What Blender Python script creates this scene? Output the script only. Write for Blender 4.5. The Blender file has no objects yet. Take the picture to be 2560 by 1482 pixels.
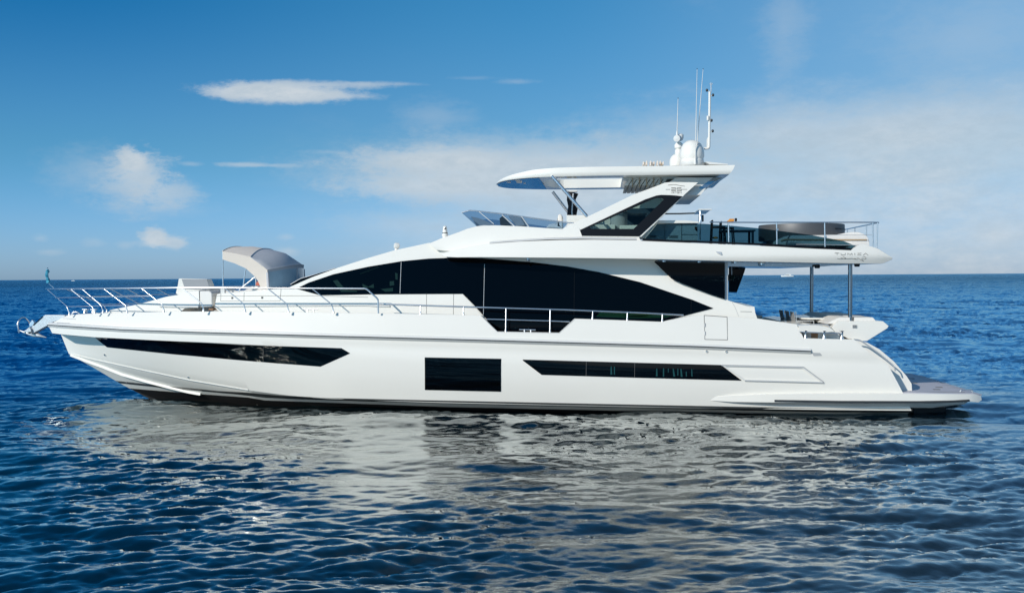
import bpy, math, random
import numpy as np
from mathutils import Vector, Matrix, geometry
R = math.radians
random.seed(4)
scene = bpy.context.scene
COL = scene.collection

# ---------------------------------------------------------------- camera
F, CX, CY = 2600.0, 1280.0, 741.0
CAM = np.array((2.58, -29.5, 3.5))
a_, p_, r_ = R(5.0), math.atan(49.5 / F), R(0.38)
Fw = np.array((-math.sin(a_) * math.cos(p_), math.cos(a_) * math.cos(p_), -math.sin(p_)))
R0 = np.array((math.cos(a_), math.sin(a_), 0.0)); U0 = np.cross(R0, Fw)
Rt = R0 * math.cos(r_) - U0 * math.sin(r_)
Up = U0 * math.cos(r_) + R0 * math.sin(r_)
cd = bpy.data.cameras.new('camera'); cam = bpy.data.objects.new('camera', cd); COL.objects.link(cam)
cd.sensor_width = 36; cd.lens = 36 * F / 2560; cd.clip_end = 60000; cd.clip_start = 0.1
cam.matrix_world = Matrix(((Rt[0], Up[0], -Fw[0], CAM[0]), (Rt[1], Up[1], -Fw[1], CAM[1]), (Rt[2], Up[2], -Fw[2], CAM[2]), (0, 0, 0, 1)))
scene.camera = cam

# ---------------------------------------------------------------- light and exposure
SUNV = Vector((-0.86, -1.0, 0.66)).normalized()          # towards the sun
sun_el = math.asin(SUNV.z); sun_az = math.atan2(SUNV.x, SUNV.y)
sl = bpy.data.lights.new('sun', 'SUN'); sl.energy = 3.4; sl.angle = R(0.53); sl.color = (1.0, 0.94, 0.85)
so = bpy.data.objects.new('sun', sl); COL.objects.link(so); so.location = (-30, -30, 40)
so.rotation_euler = SUNV.to_track_quat('Z', 'Y').to_euler()
scene.view_settings.view_transform = 'Standard'; scene.view_settings.look = 'None'
scene.view_settings.exposure = 0.07; scene.view_settings.gamma = 1.0

# ---------------------------------------------------------------- small node helper
class NT:
    def __init__(s, nt): s.t = nt
    def n(s, kind, **kw):
        x = s.t.nodes.new(kind)
        for k, v in kw.items():
            if k.startswith('i_'):
                x.inputs[int(k[2:]) if k[2:].isdigit() else k[2:].replace('_', ' ')].default_value = v
            else: setattr(x, k, v)
        return x
    def l(s, a, b): s.t.links.new(a, b)
    def m(s, op, a, b=None, c=None, clamp=False):
        x = s.t.nodes.new('ShaderNodeMath'); x.operation = op; x.use_clamp = clamp
        for i, v in enumerate((a, b, c)):
            if v is None: continue
            if isinstance(v, (int, float)): x.inputs[i].default_value = v
            else: s.l(v, x.inputs[i])
        return x.outputs[0]
    def mix(s, f, a, b):
        x = s.t.nodes.new('ShaderNodeMix'); x.data_type = 'RGBA'
        for i, v in ((0, f), (6, a), (7, b)):
            if isinstance(v, (int, float)): x.inputs[i].default_value = v
            elif isinstance(v, tuple): x.inputs[i].default_value = (*v, 1) if len(v) == 3 else v
            else: s.l(v, x.inputs[i])
        return x.outputs[2]

def pix_dir(px, py):
    return Fw + (px - CX) / F * Rt - (py - CY) / F * Up
def pix_ae(px, py):
    d = pix_dir(px, py); d = d / np.linalg.norm(d)
    return math.atan2(d[0], d[1]), math.asin(d[2])

# ---------------------------------------------------------------- sky
w = bpy.data.worlds.new('World'); scene.world = w; w.use_nodes = True
t = NT(w.node_tree); w.node_tree.nodes.clear()
out = t.n('ShaderNodeOutputWorld'); bg = t.n('ShaderNodeBackground'); t.l(bg.outputs[0], out.inputs[0])
sky = t.n('ShaderNodeTexSky'); sky.sky_type = 'NISHITA'; sky.sun_disc = False
sky.sun_elevation = sun_el; sky.sun_rotation = sun_az; sky.air_density = 1.0; sky.dust_density = 0.4; sky.ozone_density = 3.0; sky.altitude = 0
tc = t.n('ShaderNodeTexCoord'); sp = t.n('ShaderNodeSeparateXYZ'); t.l(tc.outputs['Generated'], sp.inputs[0])
az = t.m('ARCTAN2', sp.outputs[0], sp.outputs[1]); el = t.m('ARCSINE', sp.outputs[2])
hs = t.n('ShaderNodeHueSaturation'); hs.inputs['Saturation'].default_value = 1.0
azL, azR = pix_ae(0, 300)[0], pix_ae(2560, 300)[0]; elT, elM = pix_ae(1280, 0)[1], pix_ae(1280, 380)[1]
def ramp(x, st):
    c = t.n('ShaderNodeValToRGB'); c.color_ramp.interpolation = 'B_SPLINE' if len(st) > 3 else 'EASE'; t.l(x, c.inputs[0])
    while len(c.color_ramp.elements) < len(st): c.color_ramp.elements.new(.5)
    for e_, (p0, c0) in zip(c.color_ramp.elements, st): e_.position = p0; e_.color = (*c0, 1)
    return c.outputs[0]
azc = (azL + azR) / 2; azs = t.m('ADD', t.m('SINE', t.m('SUBTRACT', az, azc)), azc)      # continuous all the way round
un = t.m('DIVIDE', t.m('SUBTRACT', azs, azL), azR - azL, clamp=True)
vn = t.m('DIVIDE', t.m('MAXIMUM', el, 0.0), elT)
ct = ramp(un, [(0, (.02, .44, .72)), (.5, (.18, .62, .80)), (1, (.64, .84, .86))])
cm = ramp(un, [(0, (.25, .59, .82)), (.5, (.34, .60, .76)), (1, (.46, .60, .69))])
ch_ = ramp(un, [(0, (.44, .70, 1.28)), (.5, (.44, .66, 1.18)), (1, (.38, .54, .96))])
def ss(x, lo, hi):
    mr = t.n('ShaderNodeMapRange'); mr.interpolation_type = 'SMOOTHSTEP'; t.l(x, mr.inputs[0]); mr.inputs[1].default_value = lo; mr.inputs[2].default_value = hi
    return mr.outputs[0]
tint = t.mix(ss(vn, .42, 1.15), t.mix(ss(vn, 0, .5), ch_, cm), ct)
mu = t.n('ShaderNodeMix'); mu.data_type = 'RGBA'; mu.blend_type = 'MULTIPLY'; mu.inputs[0].default_value = 1.0
t.l(sky.outputs[0], mu.inputs[6]); t.l(tint, mu.inputs[7]); t.l(mu.outputs[2], hs.inputs['Color'])
# clouds live in sky coordinates (azimuth, elevation)
cb = t.n('ShaderNodeCombineXYZ'); t.l(t.m('SINE', az), cb.inputs[0]); t.l(t.m('COSINE', az), cb.inputs[2]); t.l(t.m('MULTIPLY', el, 2.2), cb.inputs[1])
def noise(scale, detail=6, rough=0.6, off=0.0, lac=2.0):
    mp = t.n('ShaderNodeMapping'); mp.inputs['Location'].default_value = (off, off * .7, off * 1.3); t.l(cb.outputs[0], mp.inputs[0])
    x = t.n('ShaderNodeTexNoise', i_Scale=scale, i_Detail=detail, i_Roughness=rough); t.l(mp.outputs[0], x.inputs['Vector'])
    return x.outputs['Fac']
nA = noise(9, 9, .68, 3.1); nB = noise(42, 7, .7, 7.7); nC = noise(4.5, 9, .7, 1.3)
def sstep(x, lo, hi):
    mr = t.n('ShaderNodeMapRange'); mr.interpolation_type = 'SMOOTHSTEP'; t.l(x, mr.inputs[0])
    mr.inputs[1].default_value = lo; mr.inputs[2].default_value = hi
    return mr.outputs[0]
def puff(px, py, rx, ry, dens, soft=0.9, wob=1.0, tilt=0.0):
    a0, e0 = pix_ae(px, py)
    du = t.m('MULTIPLY', t.m('SUBTRACT', az, a0), F / rx)
    e1 = t.m('SUBTRACT', el, e0)
    if tilt: e1 = t.m('SUBTRACT', e1, t.m('MULTIPLY', t.m('SUBTRACT', az, a0), tilt))
    dv = t.m('MULTIPLY', e1, F / ry)
    d = t.m('SQRT', t.m('ADD', t.m('MULTIPLY', du, du), t.m('MULTIPLY', dv, dv)))
    wv = t.m('ADD', t.m('MULTIPLY', t.m('SUBTRACT', nB, .5), 2.2 * wob), t.m('MULTIPLY', t.m('SUBTRACT', nA, .5), 1.2 * wob))
    d = t.m('ADD', d, wv)
    return t.m('MULTIPLY', t.m('SUBTRACT', 1.0, sstep(d, 1.0 - soft, 1.0 + soft * .35)), dens)
ms = [puff(690, 232, 195, 26, 1.0, .55, .55), puff(800, 212, 180, 10, .7, .9, .9), puff(570, 232, 75, 17, .8, .7, .6), puff(830, 240, 120, 12, .7, .8, .7), puff(950, 210, 110, 6, .4, 1, .9),
      puff(325, 455, 90, 70, .5, .8, .8), puff(334, 400, 34, 32, .92, .5, .8), puff(350, 432, 75, 52, .6, .7, .9), puff(415, 482, 80, 42, .6, .8, .9), puff(225, 430, 100, 60, .34, 1.2, .8), puff(370, 520, 140, 24, .3, 1.2, .8),
      puff(388, 596, 34, 28, .9, .5, .9), puff(434, 606, 44, 20, .75, .7, .9), puff(375, 608, 36, 12, .5, 1.0, 1.0), puff(100, 596, 20, 10, .25, 1, 1), puff(715, 592, 22, 10, .3, 1, 1), puff(235, 606, 24, 12, .2, 1, 1), puff(315, 612, 20, 10, .25, 1, 1), puff(125, 630, 36, 8, .25, 1, 1), puff(720, 628, 30, 12, .4, 1, 1),
      puff(610, 412, 62, 6, .55, .9, .8), puff(700, 414, 60, 5, .35, .9, .8), puff(475, 410, 30, 6, .3, 1, .8), puff(1080, 290, 100, 42, .26, 1.2, .9), puff(820, 380, 70, 8, .25, 1, 1),
      puff(1180, 196, 70, 6, .16, 1, 1), puff(1290, 205, 60, 8, .25, 1, 1), puff(2480, 580, 60, 36, .5, 1, 1), puff(2110, 600, 50, 20, .3, 1, 1), puff(1960, 70, 60, 130, .25, 1.2, 1.0, 0), puff(2420, 90, 200, 100, .26, 1.3, .8), puff(2120, 420, 620, 120, .4, 1.3, .55, .03),
      puff(1010, 560, 200, 34, .35, 1.2, .9), puff(1090, 402, 240, 36, .85, .7, .7), puff(1330, 430, 520, 92, .85, .8, .45), puff(1060, 465, 240, 38, .7, .8, .7), puff(1500, 500, 520, 90, .45, 1.2, .5), puff(1900, 330, 420, 60, .5, 1.1, .6, -.03), puff(2350, 330, 380, 90, .5, 1.2, .6)]
den = ms[0]
for m_ in ms[1:]:
    den = t.m('SUBTRACT', 1.0, t.m('MULTIPLY', t.m('SUBTRACT', 1.0, den), t.m('SUBTRACT', 1.0, m_)))
# broad veil towards the right, rising with azimuth
a1, e1_ = pix_ae(900, 400); a2, e2_ = pix_ae(2560, 170)
line = t.m('ADD', t.m('MULTIPLY', t.m('SUBTRACT', azs, a1), (e2_ - e1_) / (a2 - a1)), e1_)
dl = t.m('ADD', t.m('SUBTRACT', line, el), t.m('MULTIPLY', t.m('SUBTRACT', nC, .5), .16))
veil = t.m('MULTIPLY', sstep(dl, -.03, .07), sstep(t.m('ADD', azs, t.m('MULTIPLY', nC, .3)), a1 + .04, a1 + .36))
veil = t.m('MULTIPLY', veil, t.m('ADD', .30, t.m('MULTIPLY', sstep(nA, .32, .68), .46)))
gv = t.m('MULTIPLY', sstep(nC, .5, .85), .22)               # thin cirrus elsewhere
gv = t.m('MULTIPLY', gv, sstep(azs, a1 - .05, a1 + .5))
for m_ in (veil, gv):
    den = t.m('SUBTRACT', 1.0, t.m('MULTIPLY', t.m('SUBTRACT', 1.0, den), t.m('SUBTRACT', 1.0, m_)))
skc = t.mix(t.m('MULTIPLY', den, .92, clamp=True), hs.outputs[0], t.mix(sstep(nB, .3, .72), (4.0, 4.65, 5.2), (5.0, 5.4, 5.7)))
t.l(skc, bg.inputs['Color']); bg.inputs['Strength'].default_value = 0.122

# ---------------------------------------------------------------- materials
MATS = {}
def mat(name, base, rough=.4, metal=0, spec=.5, coat=0, bump=None, var=0.0, emis=None, scale=3.0, alpha=None):
    m = bpy.data.materials.new(name); m.use_nodes = True
    b = m.node_tree.nodes['Principled BSDF']; q = NT(m.node_tree)
    b.inputs['Base Color'].default_value = (*base, 1); b.inputs['Roughness'].default_value = rough
    b.inputs['Metallic'].default_value = metal; b.inputs['Specular IOR Level'].default_value = spec
    b.inputs['Coat Weight'].default_value = coat; b.inputs['Coat Roughness'].default_value = .05
    tcn = q.n('ShaderNodeTexCoord')
    if var:
        nz = q.n('ShaderNodeTexNoise', i_Scale=scale, i_Detail=6.0, i_Roughness=.6); q.l(tcn.outputs['Object'], nz.inputs['Vector'])
        k0 = tuple(c * (1 - var) for c in base); k1 = tuple(min(1, c * (1 + var)) for c in base)
        q.l(q.mix(nz.outputs['Fac'], k0, k1), b.inputs['Base Color'])
        rr = q.m('ADD', q.m('MULTIPLY', nz.outputs['Fac'], .12), rough - .06, clamp=True); q.l(rr, b.inputs['Roughness'])
    if bump:
        nb = q.n('ShaderNodeTexNoise', i_Scale=bump[0], i_Detail=3.0); q.l(tcn.outputs['Object'], nb.inputs['Vector'])
        bm_ = q.n('ShaderNodeBump', i_Strength=bump[1], i_Distance=bump[2]); q.l(nb.outputs['Fac'], bm_.inputs['Height']); q.l(bm_.outputs[0], b.inputs['Normal'])
    MATS[name] = m
    return m
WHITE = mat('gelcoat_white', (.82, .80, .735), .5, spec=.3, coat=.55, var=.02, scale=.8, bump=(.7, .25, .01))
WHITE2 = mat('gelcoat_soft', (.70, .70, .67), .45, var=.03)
GLASS = mat('black_glass', (.0008, .0014, .0028), .02, spec=.12)
GLASSB = mat('black_hull_glass', (.001, .001, .001), .02, spec=.28, bump=(.5, .08, .01))
BLACK = mat('black_trim', (.004, .004, .005), .35, spec=.3)
ANTI = mat('antifouling_black', (.006, .005, .005), .6, var=.3)
STEEL = mat('stainless_steel', (.80, .80, .79), .30, metal=1.0)
STEELP = mat('dark_polished_steel', (.34, .35, .36), .2, metal=1.0)
STEELD = mat('brushed_steel', (.60, .61, .61), .42, metal=.45, var=.08, scale=14)
STRIPE = mat('boot_stripe_grey', (.075, .08, .078), .3, metal=.3, var=.25, scale=5)
RUBBER = mat('rubber_dark', (.03, .035, .04), .5)
CANVAS = mat('canvas_taupe', (.76, .68, .59), .9, bump=(140, .3, .004), var=.05, scale=5)
CANVASG = mat('canvas_mesh_grey', (.54, .55, .57), .85, bump=(200, .3, .004), var=.08, scale=9)
VINYL = mat('canopy_vinyl_window', (.42, .58, .66), .12, var=.25, scale=2.5)
CUSH = mat('cushion_white', (.74, .72, .68), .8, bump=(60, .2, .004), var=.03)
CUSHG = mat('seat_cover_grey', (.33, .345, .36), .85, bump=(150, .25, .003), var=.05)
TAN = mat('tan_piping', (.42, .29, .16), .7)
WOOD = mat('teak', (.33, .17, .08), .5, var=.25, scale=20)
TEAKG = mat('grey_teak_deck', (.50, .49, .53), .6, var=.08, scale=6)
CHAIR = mat('chair_grey', (.27, .28, .29), .6, metal=.2, var=.1, scale=10)
DARKC = mat('dark_cloth', (.008, .009, .013), .8)
ORANGE = mat('orange_wood', (.70, .30, .06), .45)
GREENREF = mat('painted_green_reflection', (.004, .022, .008), .08, spec=.3)
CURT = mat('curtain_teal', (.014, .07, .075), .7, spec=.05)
FLAGM = mat('flag_turquoise', (.05, .32, .46), .8, var=.5, scale=14)
TUB = mat('tub_bronze_grey', (.105, .108, .112), .5, metal=.35)
LOGO = mat('logo_grey', (.16, .15, .14), .4, metal=.4)
SEAM = mat('seam_line', (.16, .16, .155), .6)
CREASE = mat('groove_grey', (.45, .46, .46), .5)
NAVY = mat('interior_navy', (.006, .03, .055), .6)
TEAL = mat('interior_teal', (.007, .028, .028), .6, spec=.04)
MIRROR = mat('polished_ceiling', (.36, .42, .46), .12, metal=.8)
RED = mat('red_fabric', (.55, .16, .11), .8)
def thin_glass(name, tint, gl=.10):
    m = bpy.data.materials.new(name); m.use_nodes = True; q = NT(m.node_tree); m.node_tree.nodes.clear()
    o = q.n('ShaderNodeOutputMaterial'); tr = q.n('ShaderNodeBsdfTransparent'); tr.inputs[0].default_value = (*tint, 1)
    g = q.n('ShaderNodeBsdfGlossy'); g.inputs['Roughness'].default_value = .03; g.inputs[0].default_value = (.9, .9, .9, 1)
    lw = q.n('ShaderNodeFresnel'); lw.inputs[0].default_value = 1.33
    ms_ = q.n('ShaderNodeMixShader'); q.l(q.m('MULTIPLY', lw.outputs[0], gl * 10, clamp=True), ms_.inputs[0]); q.l(tr.outputs[0], ms_.inputs[1]); q.l(g.outputs[0], ms_.inputs[2]); q.l(ms_.outputs[0], o.inputs[0])
    return m
TINT = thin_glass('tinted_glass', (.24, .38, .44), .05)
TINT2 = thin_glass('arch_glass', (.60, .72, .71), .06)
SMOKE = thin_glass('windscreen_acrylic', (.55, .66, .76), .14)
TINTW = thin_glass('bridge_window_glass', (.10, .17, .18), .06)

# ---------------------------------------------------------------- geometry helpers
def P(px, py, y):
    d = pix_dir(px, py); k = (y - CAM[1]) / d[1]
    q = CAM + d * k
    return np.array((q[0], y, q[2]))
def S(px, py, wf):
    """near-side surface point (y = -wf(x, z)) seen at a photo position"""
    y = -2.5
    for _ in range(14):
        q = P(px, py, y); y = -wf(q[0], q[2])
    return P(px, py, y)
def lin(pts):
    xs = [p[0] for p in pts]; ys = [p[1] for p in pts]
    return lambda x: float(np.interp(x, xs, ys))
def smo(pts):
    xs = np.array([p[0] for p in pts], float); ys = np.array([p[1] for p in pts], float)
    h = np.diff(xs); dl = np.diff(ys) / h
    m = np.zeros(len(xs)); m[1:-1] = [0 if a * b <= 0 else 2 * a * b / (a + b) for a, b in zip(dl[:-1], dl[1:])]
    m[0] = dl[0]; m[-1] = dl[-1]
    def f(x):
        x = min(max(x, xs[0]), xs[-1]); i = min(max(int(np.searchsorted(xs, x)) - 1, 0), len(h) - 1)
        u = (x - xs[i]) / h[i]
        return float((2*u**3 - 3*u**2 + 1)*ys[i] + (u**3 - 2*u**2 + u)*h[i]*m[i] + (-2*u**3 + 3*u**2)*ys[i+1] + (u**3 - u**2)*h[i]*m[i+1])
    return f
def link(name, me, parent=None):
    o = bpy.data.objects.new(name, me); COL.objects.link(o)
    if parent is not None:
        o.parent = parent
        if parent.type == 'EMPTY': o.matrix_parent_inverse = Matrix.Translation(parent.location).inverted()
    return o
def mesh(name, V, Fc, m, parent=None, angle=32, bevel=0, smooth=True, seg=2):
    me = bpy.data.meshes.new(name)
    me.from_pydata([tuple(map(float, v)) for v in V], [], [tuple(int(i) for i in f) for f in Fc]); me.validate()
    import bmesh
    b = bmesh.new(); b.from_mesh(me); bmesh.ops.remove_doubles(b, verts=b.verts, dist=1e-5); bmesh.ops.recalc_face_normals(b, faces=b.faces); b.to_mesh(me); b.free()
    me.materials.append(m)
    if smooth:
        me.shade_smooth()
        try: me.set_sharp_from_angle(angle=R(angle))
        except Exception: pass
    o = link(name, me, parent)
    if bevel:
        mo = o.modifiers.new('bevel', 'BEVEL'); mo.width = bevel; mo.segments = seg; mo.limit_method = 'ANGLE'; mo.angle_limit = R(35); mo.harden_normals = True
    return o
def empty(name, loc, label=None, cat=None, group=None, parent=None):
    o = bpy.data.objects.new(name, None); COL.objects.link(o); o.location = loc; o.empty_display_size = .2
    if parent is not None:
        o.parent = parent; o.matrix_parent_inverse = Matrix.Translation(parent.location).inverted()
    if label: o['label'] = label; o['category'] = cat
    if group: o['group'] = group
    return o
def tag(o, label, cat, group=None):
    o['label'] = label; o['category'] = cat
    if group: o['group'] = group
    return o
def tubegeo(pts, r, seg=10, closed=False):
    pts = [np.array(p, float) for p in pts]; n = len(pts); V = []; Fc = []
    rr = r if hasattr(r, '__len__') else [r] * n
    prev = None
    for i, p in enumerate(pts):
        d = (pts[(i+1) % n] - pts[i-1]) if closed else (pts[min(i+1, n-1)] - pts[max(i-1, 0)])
        d = d / (np.linalg.norm(d) + 1e-9)
        if prev is None:
            ref = np.array((0, 0, 1.)) if abs(d[2]) < .9 else np.array((0, 1., 0)); u = np.cross(d, ref)
        else: u = prev - d * np.dot(prev, d)
        u /= np.linalg.norm(u) + 1e-9; prev = u; v = np.cross(d, u)
        for k in range(seg):
            th = 2 * math.pi * k / seg
            V.append(p + rr[i] * (math.cos(th) * u + math.sin(th) * v))
    m = n if closed else n - 1
    for i in range(m):
        for k in range(seg):
            a, b = i * seg + k, i * seg + (k+1) % seg; c, d2 = ((i+1) % n) * seg + k, ((i+1) % n) * seg + (k+1) % seg
            Fc.append((a, b, d2, c))
    if not closed: Fc.append(tuple(range(seg))[::-1]); Fc.append(tuple((n-1) * seg + k for k in range(seg)))
    return V, Fc
def merge(*gs):
    V = []; Fc = []
    for v, f in gs:
        o = len(V); V += list(v); Fc += [tuple(i + o for i in q) for q in f]
    return V, Fc
def rnd(pts, rad, n=4):
    """round the corners of a polyline"""
    pts = [np.array(p, float) for p in pts]; o = [pts[0]]
    for i in range(1, len(pts) - 1):
        a, b, c = pts[i-1], pts[i], pts[i+1]
        la, lc = np.linalg.norm(a - b), np.linalg.norm(c - b); k = min(rad, la * .45, lc * .45)
        s, e = b + (a - b) / la * k, b + (c - b) / lc * k
        for j in range(n + 1):
            u = j / n; o.append((1-u)**2 * s + 2*u*(1-u) * b + u*u * e)
    return o + [pts[-1]]
def tube(name, pts, r, m, parent=None, seg=10, closed=False):
    return mesh(name, *tubegeo(pts, r, seg, closed), m, parent, angle=50)
def boxgeo(c, s, rz=0.0):
    c = np.array(c, float); h = np.array(s, float) / 2; cs, sn = math.cos(rz), math.sin(rz); V = []
    for sx in (-1, 1):
        for sy in (-1, 1):
            for sz in (-1, 1):
                x, y, z = sx * h[0], sy * h[1], sz * h[2]; V.append(c + np.array((x*cs - y*sn, x*sn + y*cs, z)))
    return V, [(0, 1, 3, 2), (4, 6, 7, 5), (0, 4, 5, 1), (2, 3, 7, 6), (0, 2, 6, 4), (1, 5, 7, 3)]
def box(name, c, s, m, parent=None, bevel=.01, rz=0.0): return mesh(name, *boxgeo(c, s, rz), m, parent, bevel=bevel)
def lathegeo(c, prof, seg=32, axis=(0, 0, 1), caps=True):
    c = np.array(c, float); ax = np.array(axis, float); ax /= np.linalg.norm(ax)
    u = np.cross(ax, (0, 1, 0) if abs(ax[1]) < .9 else (1, 0, 0)); u /= np.linalg.norm(u); v = np.cross(ax, u); V = []; Fc = []
    for (r, z) in prof:
        for k in range(seg):
            th = 2 * math.pi * k / seg; V.append(c + ax * z + r * (math.cos(th) * u + math.sin(th) * v))
    for i in range(len(prof) - 1):
        for k in range(seg): Fc.append((i*seg + k, i*seg + (k+1) % seg, (i+1)*seg + (k+1) % seg, (i+1)*seg + k))
    if caps: Fc.append(tuple(range(seg))[::-1]); Fc.append(tuple((len(prof)-1)*seg + k for k in range(seg)))
    return V, Fc
def lathe(name, c, prof, m, parent=None, seg=32, axis=(0, 0, 1), angle=40): return mesh(name, *lathegeo(c, prof, seg, axis), m, parent, angle=angle)
def slices(outline, step):
    """cut a y-monotone outline in the photo into columns (px, top, bottom)"""
    xs0 = sorted(set(p[0] for p in outline)); lo, hi = xs0[0], xs0[-1]
    n = max(1, int((hi - lo) / step)); xs = set(xs0) | {lo + (hi - lo) * i / n for i in range(n + 1)}
    xs = sorted(xs); o = [xs[0]]
    for x in xs[1:]:
        if x - o[-1] > .6 or x in xs0: o.append(x)
    res = []
    E = list(zip(outline, outline[1:] + outline[:1]))
    for x in o:
        ys = []
        for (x0, y0), (x1, y1) in E:
            if min(x0, x1) - 1e-6 <= x <= max(x0, x1) + 1e-6:
                if abs(x1 - x0) < 1e-6: ys += [y0, y1]
                else: ys.append(y0 + (y1 - y0) * (x - x0) / (x1 - x0))
        res.append((x, min(ys), max(ys)))
    return res
def grid(outline, wf, step, rows):
    G = []
    for x, a, b in slices(outline, step):
        G.append([S(x, a + (b - a) * j / rows, wf) for j in range(rows + 1)])
    return G
def panel(name, outline, wf, m, parent, off=.006, th=.03, step=14, rows=6, angle=32):
    """thin solid laid on a surface"""
    G = grid(outline, lambda x, z: wf(x, z) + off, step, rows); nc, nr = len(G), rows + 1; V = []; Fc = []
    for k in (0, 1):
        for c in G:
            for p in c: V.append(p + np.array((0, k * th, 0)))
    id_ = lambda k, i, j: k * nc * nr + i * nr + j
    for i in range(nc - 1):
        for j in range(nr - 1):
            Fc.append((id_(0, i, j), id_(0, i, j+1), id_(0, i+1, j+1), id_(0, i+1, j))); Fc.append((id_(1, i, j), id_(1, i+1, j), id_(1, i+1, j+1), id_(1, i, j+1)))
    for i in range(nc - 1):
        for j in (0, nr - 1): Fc.append((id_(0, i, j), id_(0, i+1, j), id_(1, i+1, j), id_(1, i, j)))
    for j in range(nr - 1):
        for i in (0, nc - 1): Fc.append((id_(0, i, j), id_(0, i, j+1), id_(1, i, j+1), id_(1, i, j)))
    return mesh(name, V, Fc, m, parent, angle=angle)
def solidgeo(outline, wf, step=20, rows=4, crown=0.0, cb_=0.0, ky=6):
    """closed body, symmetric about the centreline, whose near side has the given outline"""
    G = grid(outline, wf, step, rows); nc, nr = len(G), rows + 1; V = []; Fc = []
    for s in (1, -1):
        for c in G:
            for p in c: V.append((p[0], p[1] * s, p[2]))
    id_ = lambda k, i, j: k * nc * nr + i * nr + j
    for k in (0, 1):
        for i in range(nc - 1):
            for j in range(nr - 1): Fc.append((id_(k, i, j), id_(k, i, j+1), id_(k, i+1, j+1), id_(k, i+1, j)))
    def bridge(seq, cr):
        rowsB = []
        for p in seq:
            r0 = []
            for q in range(ky + 1):
                u = -1 + 2 * q / ky; V.append((p[0], p[1] * -u, p[2] + cr * (1 - u*u))); r0.append(len(V) - 1)
            rowsB.append(r0)
        for a, b in zip(rowsB, rowsB[1:]):
            for q in range(ky): Fc.append((a[q], a[q+1], b[q+1], b[q]))
    bridge([c[0] for c in G], crown); bridge([c[-1] for c in G], -cb_)
    for c, in ((G[0],), (G[-1],)):
        bridge(c, 0)
    return V, Fc
def solid(name, outline, wf, m, parent, step=20, rows=4, crown=0.0, cb_=0.0, ky=6, bevel=0.0, angle=32):
    return mesh(name, *solidgeo(outline, wf, step, rows, crown, cb_, ky), m, parent, bevel=bevel, angle=angle)
def dens(poly, step):
    o = []
    for a, b in zip(poly, poly[1:] + poly[:1]):
        n = max(1, int(math.dist(a, b) / step))
        for i in range(n): o.append((a[0] + (b[0]-a[0]) * i/n, a[1] + (b[1]-a[1]) * i/n))
    return o
def plategeo(outer, wf, th, holes=(), step=60, off=0.0):
    loops = [dens(list(outer), step)] + [dens(list(h), step) for h in holes]
    pts = [p for l_ in loops for p in l_]
    tri = geometry.tessellate_polygon([[Vector((p[0], -p[1], 0)) for p in l_] for l_ in loops])
    A = [S(p[0], p[1], lambda x, z: wf(x, z) + off) for p in pts]; n = len(A)
    V = A + [p + np.array((0, th, 0)) for p in A]
    Fc = [tuple(f) for f in tri] + [tuple(i + n for i in f[::-1]) for f in tri]; o = 0
    for l_ in loops:
        k = len(l_)
        for i in range(k): Fc.append((o + i, o + (i+1) % k, o + (i+1) % k + n, o + i + n))
        o += k
    return V, Fc
def mirrorg(g): return [(v[0], -v[1], v[2]) for v in g[0]], [tuple(f[::-1]) for f in g[1]]
def plate(name, outer, wf, th, m, parent, holes=(), off=0.0, step=60, bevel=0.0, both=False):
    g = plategeo(outer, wf, th, holes, step, off)
    if both: mesh(name, *mirrorg(g), m, parent, bevel=bevel, angle=30)
    return mesh(name, *g, m, parent, bevel=bevel, angle=30)
const = lambda v: (lambda x, z: v)
Z1 = lambda x0, y0, sc: (lambda *pts: [(x0 + a / sc, y0 + b / sc) for a, b in pts])
z1 = Z1(0, 600, 4.846); z2 = Z1(400, 580, 4.846); z3 = Z1(100, 760, 4.846); z4 = Z1(600, 760, 4.846)
z9 = Z1(900, 500, 4.846); z12 = Z1(1200, 380, 4.846); z15 = Z1(1560, 400, 6.633); z16 = Z1(1600, 640, 6.078); z17 = Z1(1700, 820, 5.04)
z18 = Z1(1860, 500, 6.3); z18b = Z1(1860, 640, 6.078); z20 = Z1(2060, 800, 5.04); zb = Z1(1560, 500, 7.294); z11 = Z1(1100, 720, 3.9375); zm = Z1(1560, 160, 4.863); za = Z1(30, 770, 16.8)

# ================================================================ YACHT
Y = empty('motor_yacht', (0, 0, 0), 'large white three deck motor yacht with black side windows floating in the foreground', 'yacht')
Y.empty_display_size = 1
# ---- half-beam functions (metres, x along the boat, bow at -13.8)
B = smo([(-13.80, .30), (-13.6, .52), (-13.2, .84), (-12.6, 1.16), (-11.5, 1.62), (-10, 2.12), (-8.5, 2.48), (-7, 2.72), (-5, 2.93), (-2.5, 3.05), (0, 3.08), (4, 3.06), (8, 2.98), (10.5, 2.86), (12.5, 2.7)])
Yk2 = smo([(-13.42, .03), (-13.1, .22), (-12.4, .62), (-11.5, 1.12), (-10.5, 1.62), (-9.5, 2.02), (-8.5, 2.34), (-7, 2.66), (-5, 2.91), (-2.5, 3.04), (0, 3.07), (4, 3.05), (8, 2.97), (10.5, 2.85), (12.5, 2.7)])
Yc = smo([(-13.2, .02), (-12.6, .26), (-11.8, .60), (-10.8, 1.0), (-9.5, 1.45), (-8, 1.92), (-6, 2.40), (-4, 2.76), (-1, 2.92), (3, 2.95), (7, 2.90), (11, 2.80)])
zcam = CAM[2]
def Cv(pts, yf, mode=lin):
    q = [S(px, py, lambda x, z: yf(x)) for px, py in pts]
    return [(p[0], p[2]) for p in q]
RUB = [(121, 813)] + z3((1000, 315), (1900, 345)) + z4((1100, 393), (2520, 430)) + [(1400, 857), (1740, 867), (2027, 879), (2150, 883), (2176, 884)]
Rp = Cv(RUB, B); rubz = lin(Rp)
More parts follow.
